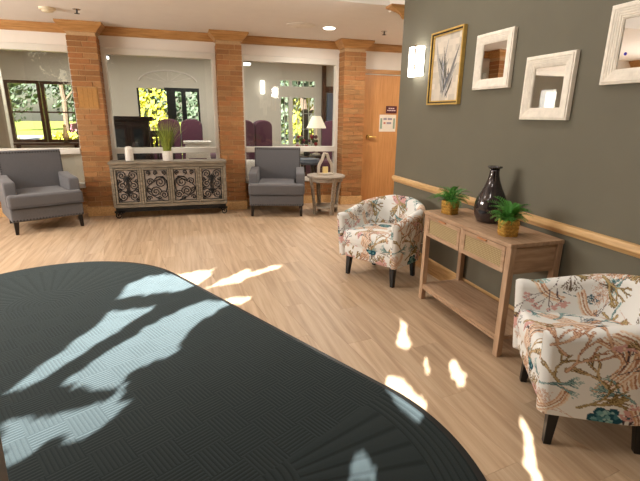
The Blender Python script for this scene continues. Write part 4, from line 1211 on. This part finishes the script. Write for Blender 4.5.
    MB().lathe([(.001, .62), (.2, .62), (.22, .66), (.2, .72), (.001, .73)], 24).build('seat', 'blue_grey', t, True)
    for k in range(4):
        a = PI/4+k*PI/2; MB().taper((.17*math.cos(a), .17*math.sin(a)), (.14*math.cos(a), .14*math.sin(a)), 0, .62, .015, .02).build('leg', 'mahogany', t)
    # figurine on the yard window sill
    t = thing('window_sill', 'dark wooden sill board under the yard window', 'sill', (-2.77, YLB-.1, .82))
    MB().box(-.7, .7, -.12, .1, 0, .035).build('board', 'walnut', t)
    for sx in (-.55, .55): MB().box(sx-.03, sx+.03, .0, .1, -.15, 0).build('bracket', 'walnut', t)
    t = thing('heron_figurine', 'tan long necked figurine on the yard window sill', 'figurine', (-2.38, YLB-.14, .855))
    MB().lathe([(.05, 0), (.06, .02), (.02, .03), (.02, .06)], 14).build('stand', 'walnut', t, True); MB().lathe([(.02, .06), (.06, .1), (.07, .16), (.04, .24), (.025, .34)], 14).build('body', 'statue_tan', t, True)
    MB().ball((0, 0, .36), .035).build('head', 'statue_tan', t, True)
lounge()

# ------------------------------------------------------------------ outdoors
struct('ground', MB().box(-40, 40, YLB+.15, 90, -.3, -.1), 'lawn', label='lawn outside the lounge')
struct('ground_entrance', MB().box(-30, 30, -40, YB-.15, -.3, -.1), 'asphalt')
struct('driveway', MB().box(-40, 40, 30, 36, -.1, -.099), 'asphalt', label='pale driveway across the lawn')
def leaf_cloud(n, cen, rad, size, rr):
    mb = MB()
    for k in range(n):
        while True:
            d = Vector((rr.uniform(-1, 1), rr.uniform(-1, 1), rr.uniform(-1, 1)))
            if .3 < d.length < 1: break
        p = Vector(cen)+Vector((d.x*rad[0], d.y*rad[1], d.z*rad[2]))
        a = Vector((rr.uniform(-1, 1), rr.uniform(-1, 1), rr.uniform(-1, 1))).normalized(); b = a.orthogonal(); c_ = a.cross(b); s = size*rr.uniform(.6, 1.2)
        mb.add([p-b*s, p-c_*s*.5, p+b*s, p+c_*s*.5], [(0, 1, 2, 3)])
    return mb
rr = random.Random(4)
for i, (x, y, h, m_, lab) in enumerate([(-4.9, 14.2, 1.1, 'leaf_yellow', 'yellow green shrub left in the yard window'), (-3.3, 14.7, 1.0, 'leaf_yellow', 'yellow shrub in the middle of the yard window'),
                                  (-1.9, 13.4, .9, 'leaf_yellow', 'low yellow shrub right in the yard window'), (-1.0, 16.5, 2.6, 'leaf_yellow', 'tall yellow bush beyond the glass doors'),
                                  (.7, 17.5, 2.4, 'leaf_outdoor', 'green bush beyond the glass doors'), (4.3, 15.0, 2.6, 'leaf_yellow', 'tall yellow bush beyond the gridded window'), (3.2, 16.5, 2.0, 'leaf_outdoor', 'green bush beyond the gridded window')]):
    t = thing('garden_shrub', lab, 'shrub', (x, y, -.1), group='shrubs outside the lounge')
    leaf_cloud(500, (0, 0, h*.55), (.75, .6, h*.5), .09, rr).build('foliage', m_, t)['kind'] = 'stuff'
    for q in range(3): MB().tube([(q*.05, 0, 0), (q*.12-.1, .03, h*.5)], .02, 6).build('stem', 'bark', t)
for i, (x, y, h, lab) in enumerate([(-6.2, 17.5, 6, 'bare tree trunk left in the yard window'), (-2.6, 18.5, 6, 'leaning tree in the yard window'), (3.6, 13.5, 5, 'slender tree outside the gridded window'), (-10, 26, 8, 'leafy tree far across the driveway'), (-1.5, 26, 8, 'leafy tree far behind the glass doors'), (6, 30, 8, 'leafy tree far behind the gridded window'), (-14, 44, 9, 'distant tree at the left of the yard window'), (-8.5, 46, 9, 'distant tree in the middle of the yard window'), (-5.2, 24, 7, 'forked tree behind the yard window mullion')]):
    t = thing('garden_tree', lab, 'tree', (x, y, -.1), group='trees outside the lounge')
    MB().tube([(0, 0, 0), (.1, 0, h*.3), (-.1, .1, h*.6), (.1, 0, h*.9)], [.14, .11, .08, .04], 8).build('trunk', 'bark', t, True)
    for q in range(4):
        a = q*1.7; z = h*(.28+.12*q); MB().tube([(0, 0, z), (.5*math.cos(a), .3*math.sin(a), z+.6), (1.1*math.cos(a), .6*math.sin(a), z+1.3)], [.06, .045, .02], 6).build('branch', 'bark', t, True)
    leaf_cloud(900 if y < 25.5 else 1600, (0, 0, h*(.75 if y < 25.5 else .52)), (1.6, 1.4, h*.32) if y < 25.5 else (3.0, 2.0, h*.46),   .16 if y < 25.5 else .2, rr).build('crown', 'leaf_outdoor', t)['kind'] = 'stuff'
t = thing('parked_car', 'faded red car parked across the lawn, in the yard window', 'car', (-4.9, 33, -.1), .1)
pr = [(-2.0, .35), (2.0, .35), (2.05, .75), (1.2, .9), (.7, 1.4), (-.9, 1.42), (-1.5, .95), (-2.05, .85)]
n_ = len(pr); MB().add([(p, -.8, q) for p, q in pr]+[(p, .8, q) for p, q in pr], [tuple(range(n_)), tuple(range(2*n_-1, n_-1, -1))]+[(i, n_+i, n_+(i+1) % n_, (i+1) % n_) for i in range(n_)]).build('body', 'car_red', t, bevel=.06)
MB().add([(-1.2, -.82, .98), (1.0, -.82, .95), (.6, -.82, 1.32), (-.85, -.82, 1.34), (-1.2, -.80, .98), (1.0, -.80, .95), (.6, -.80, 1.32), (-.85, -.80, 1.34)], [(0, 1, 2, 3), (7, 6, 5, 4), (0, 4, 5, 1), (1, 5, 6, 2), (2, 6, 7, 3), (3, 7, 4, 0)]).build('side_window', 'car_glass', t)
for x in (-1.25, 1.25):
    for y in (-.72, .72):
        me = MB().lathe([(.001, -.1), (.33, -.1), (.33, .1), (.001, .1)], 20).mesh('wheel'); me.transform(Matrix.Rotation(PI/2, 4, 'X'))
        link('wheel', me, 'tyre', t, True, loc=(x, y, .33))
# unseen tree outside the entrance: leaves left out to shape the sun patches
GAPS = [
  [(-0.59,3.75),(-0.55,4.04),(-0.38,4.23),(-0.10,4.22),(0.22,4.28),(0.07,3.90),(-0.06,3.76)],
  [(-1.03,2.48),(-0.63,3.36),(-0.62,3.49),(-0.27,3.49),(-0.91,2.52)],
  [(-0.76,2.50),(-0.54,2.85),(-0.10,3.37),(0.10,3.51),(0.34,3.45),(0.18,3.25),(-0.04,3.00),(-0.11,2.70),(-0.34,2.55),(-0.60,2.46)],
  [(0.08,3.75),(0.32,3.83),(0.43,3.83),(0.59,4.21),(0.50,4.17)],
  [(0.37,4.00),(0.88,4.26),(0.90,4.16),(0.45,3.90)],
  [(0.26,3.51),(0.51,3.49),(0.36,3.32)],
  [(-0.96,2.24),(-0.70,2.25),(-0.32,2.27),(-0.35,2.21),(-0.46,2.05),(-0.55,1.96),(-0.66,2.06),(-0.76,1.95),(-0.81,1.90)],
  [(-0.59,2.44),(-0.38,2.45),(-0.37,2.41),(-0.56,2.38)],
  [(1.53,2.78),(1.52,2.63),(1.45,2.52),(1.42,2.37),(1.32,2.28),(1.31,2.40),(1.38,2.52)],
  [(1.49,2.33),(1.40,2.15),(1.37,2.04),(1.32,2.00),(1.30,2.02)],
  [(1.55,2.13),(1.58,2.10),(1.56,1.95),(1.46,1.84),(1.42,1.94)],
  [(1.08,2.09),(1.15,2.04),(1.19,1.82),(1.14,1.71),(1.05,1.64),(1.03,1.75),(1.02,1.93)],
  [(0.71,1.60),(0.72,1.54),(0.75,1.47),(0.72,1.40),(0.56,1.39),(0.64,1.51)],
  [(1.56,1.51),(1.59,1.49),(1.52,1.39),(1.39,1.15),(1.32,1.17),(1.46,1.37)],
]
def in_gap(X, Y):
    r = np.zeros(X.shape, bool)
    for p in GAPS:
        ins = np.zeros(X.shape, bool)
        for (x0, y0), (x1, y1) in zip(p, p[1:]+p[:1]):
            if y0 == y1: continue
            c_ = ((y0 > Y) != (y1 > Y)) & (X < (x1-x0)*(Y-y0)/(y1-y0)+x0); ins ^= c_
        r |= ins
    return r
def shade_gobo_tree():
    t = thing('shade_gobo_tree', 'unseen leafy tree outside the entrance, its gaps cut to shape the sun patches', 'tree', (-2.6, -2.6, -.1))
    MB().tube([(0, -.6, 0), (.05, -.6, 1.6), (-.05, -.55, 3.2), (.1, -.5, 5)], [.16, .13, .11, .06], 10).build('trunk', 'bark', t, True)
    n = 70000
    x = rng.uniform(-7.0, 1.0, n); y = rng.uniform(-2.5, -1.7, n); z = rng.uniform(.05, 4.4, n)
    fx = x+SUN_H.x*z/SUN_TAN; fy = y+SUN_H.y*z/SUN_TAN
    keep = ~in_gap(fx, fy)
    # no leaf may reach into a gap: test its rim too
    for a in np.linspace(0, 2*PI, 10, endpoint=False):
        for q in (.3, .55):
            ca, sa = .046*q*math.cos(a), .046*q/math.sin(math.atan(SUN_TAN))*math.sin(a)
            keep &= ~in_gap(fx+SUN_H.y*ca+SUN_H.x*sa, fy-SUN_H.x*ca+SUN_H.y*sa)
    P = np.stack([x, y, z], 1)[keep]; m = len(P)
    d = np.array([SUN_H.x, SUN_H.y, -SUN_TAN]); d /= np.linalg.norm(d)
    s1 = np.array([SUN_H.y, -SUN_H.x, 0]); s2 = np.cross(s1, d)
    th = rng.uniform(0, 2*PI, m); sz = rng.uniform(.035, .05, m)
    V = []
    for k in range(5):
        a = th+2*PI*k/5; V.append(P+(s1*np.cos(a)[:, None]+s2*np.sin(a)[:, None])*sz[:, None]+d*rng.uniform(-.02, .02, m)[:, None])
    V = np.stack(V, 1).reshape(-1, 3)-np.array([-2.6, -2.6, -.1])
    me = bpy.data.meshes.new('crown'); F = np.arange(m*5).reshape(m, 5)
    me.from_pydata(V.tolist(), [], F.tolist()); me.update()
    o = bpy.data.objects.new('crown', me); COL.objects.link(o); me.materials.append(MATS['leaf_outdoor']); o.parent = t; o['kind'] = 'stuff'
shade_gobo_tree()
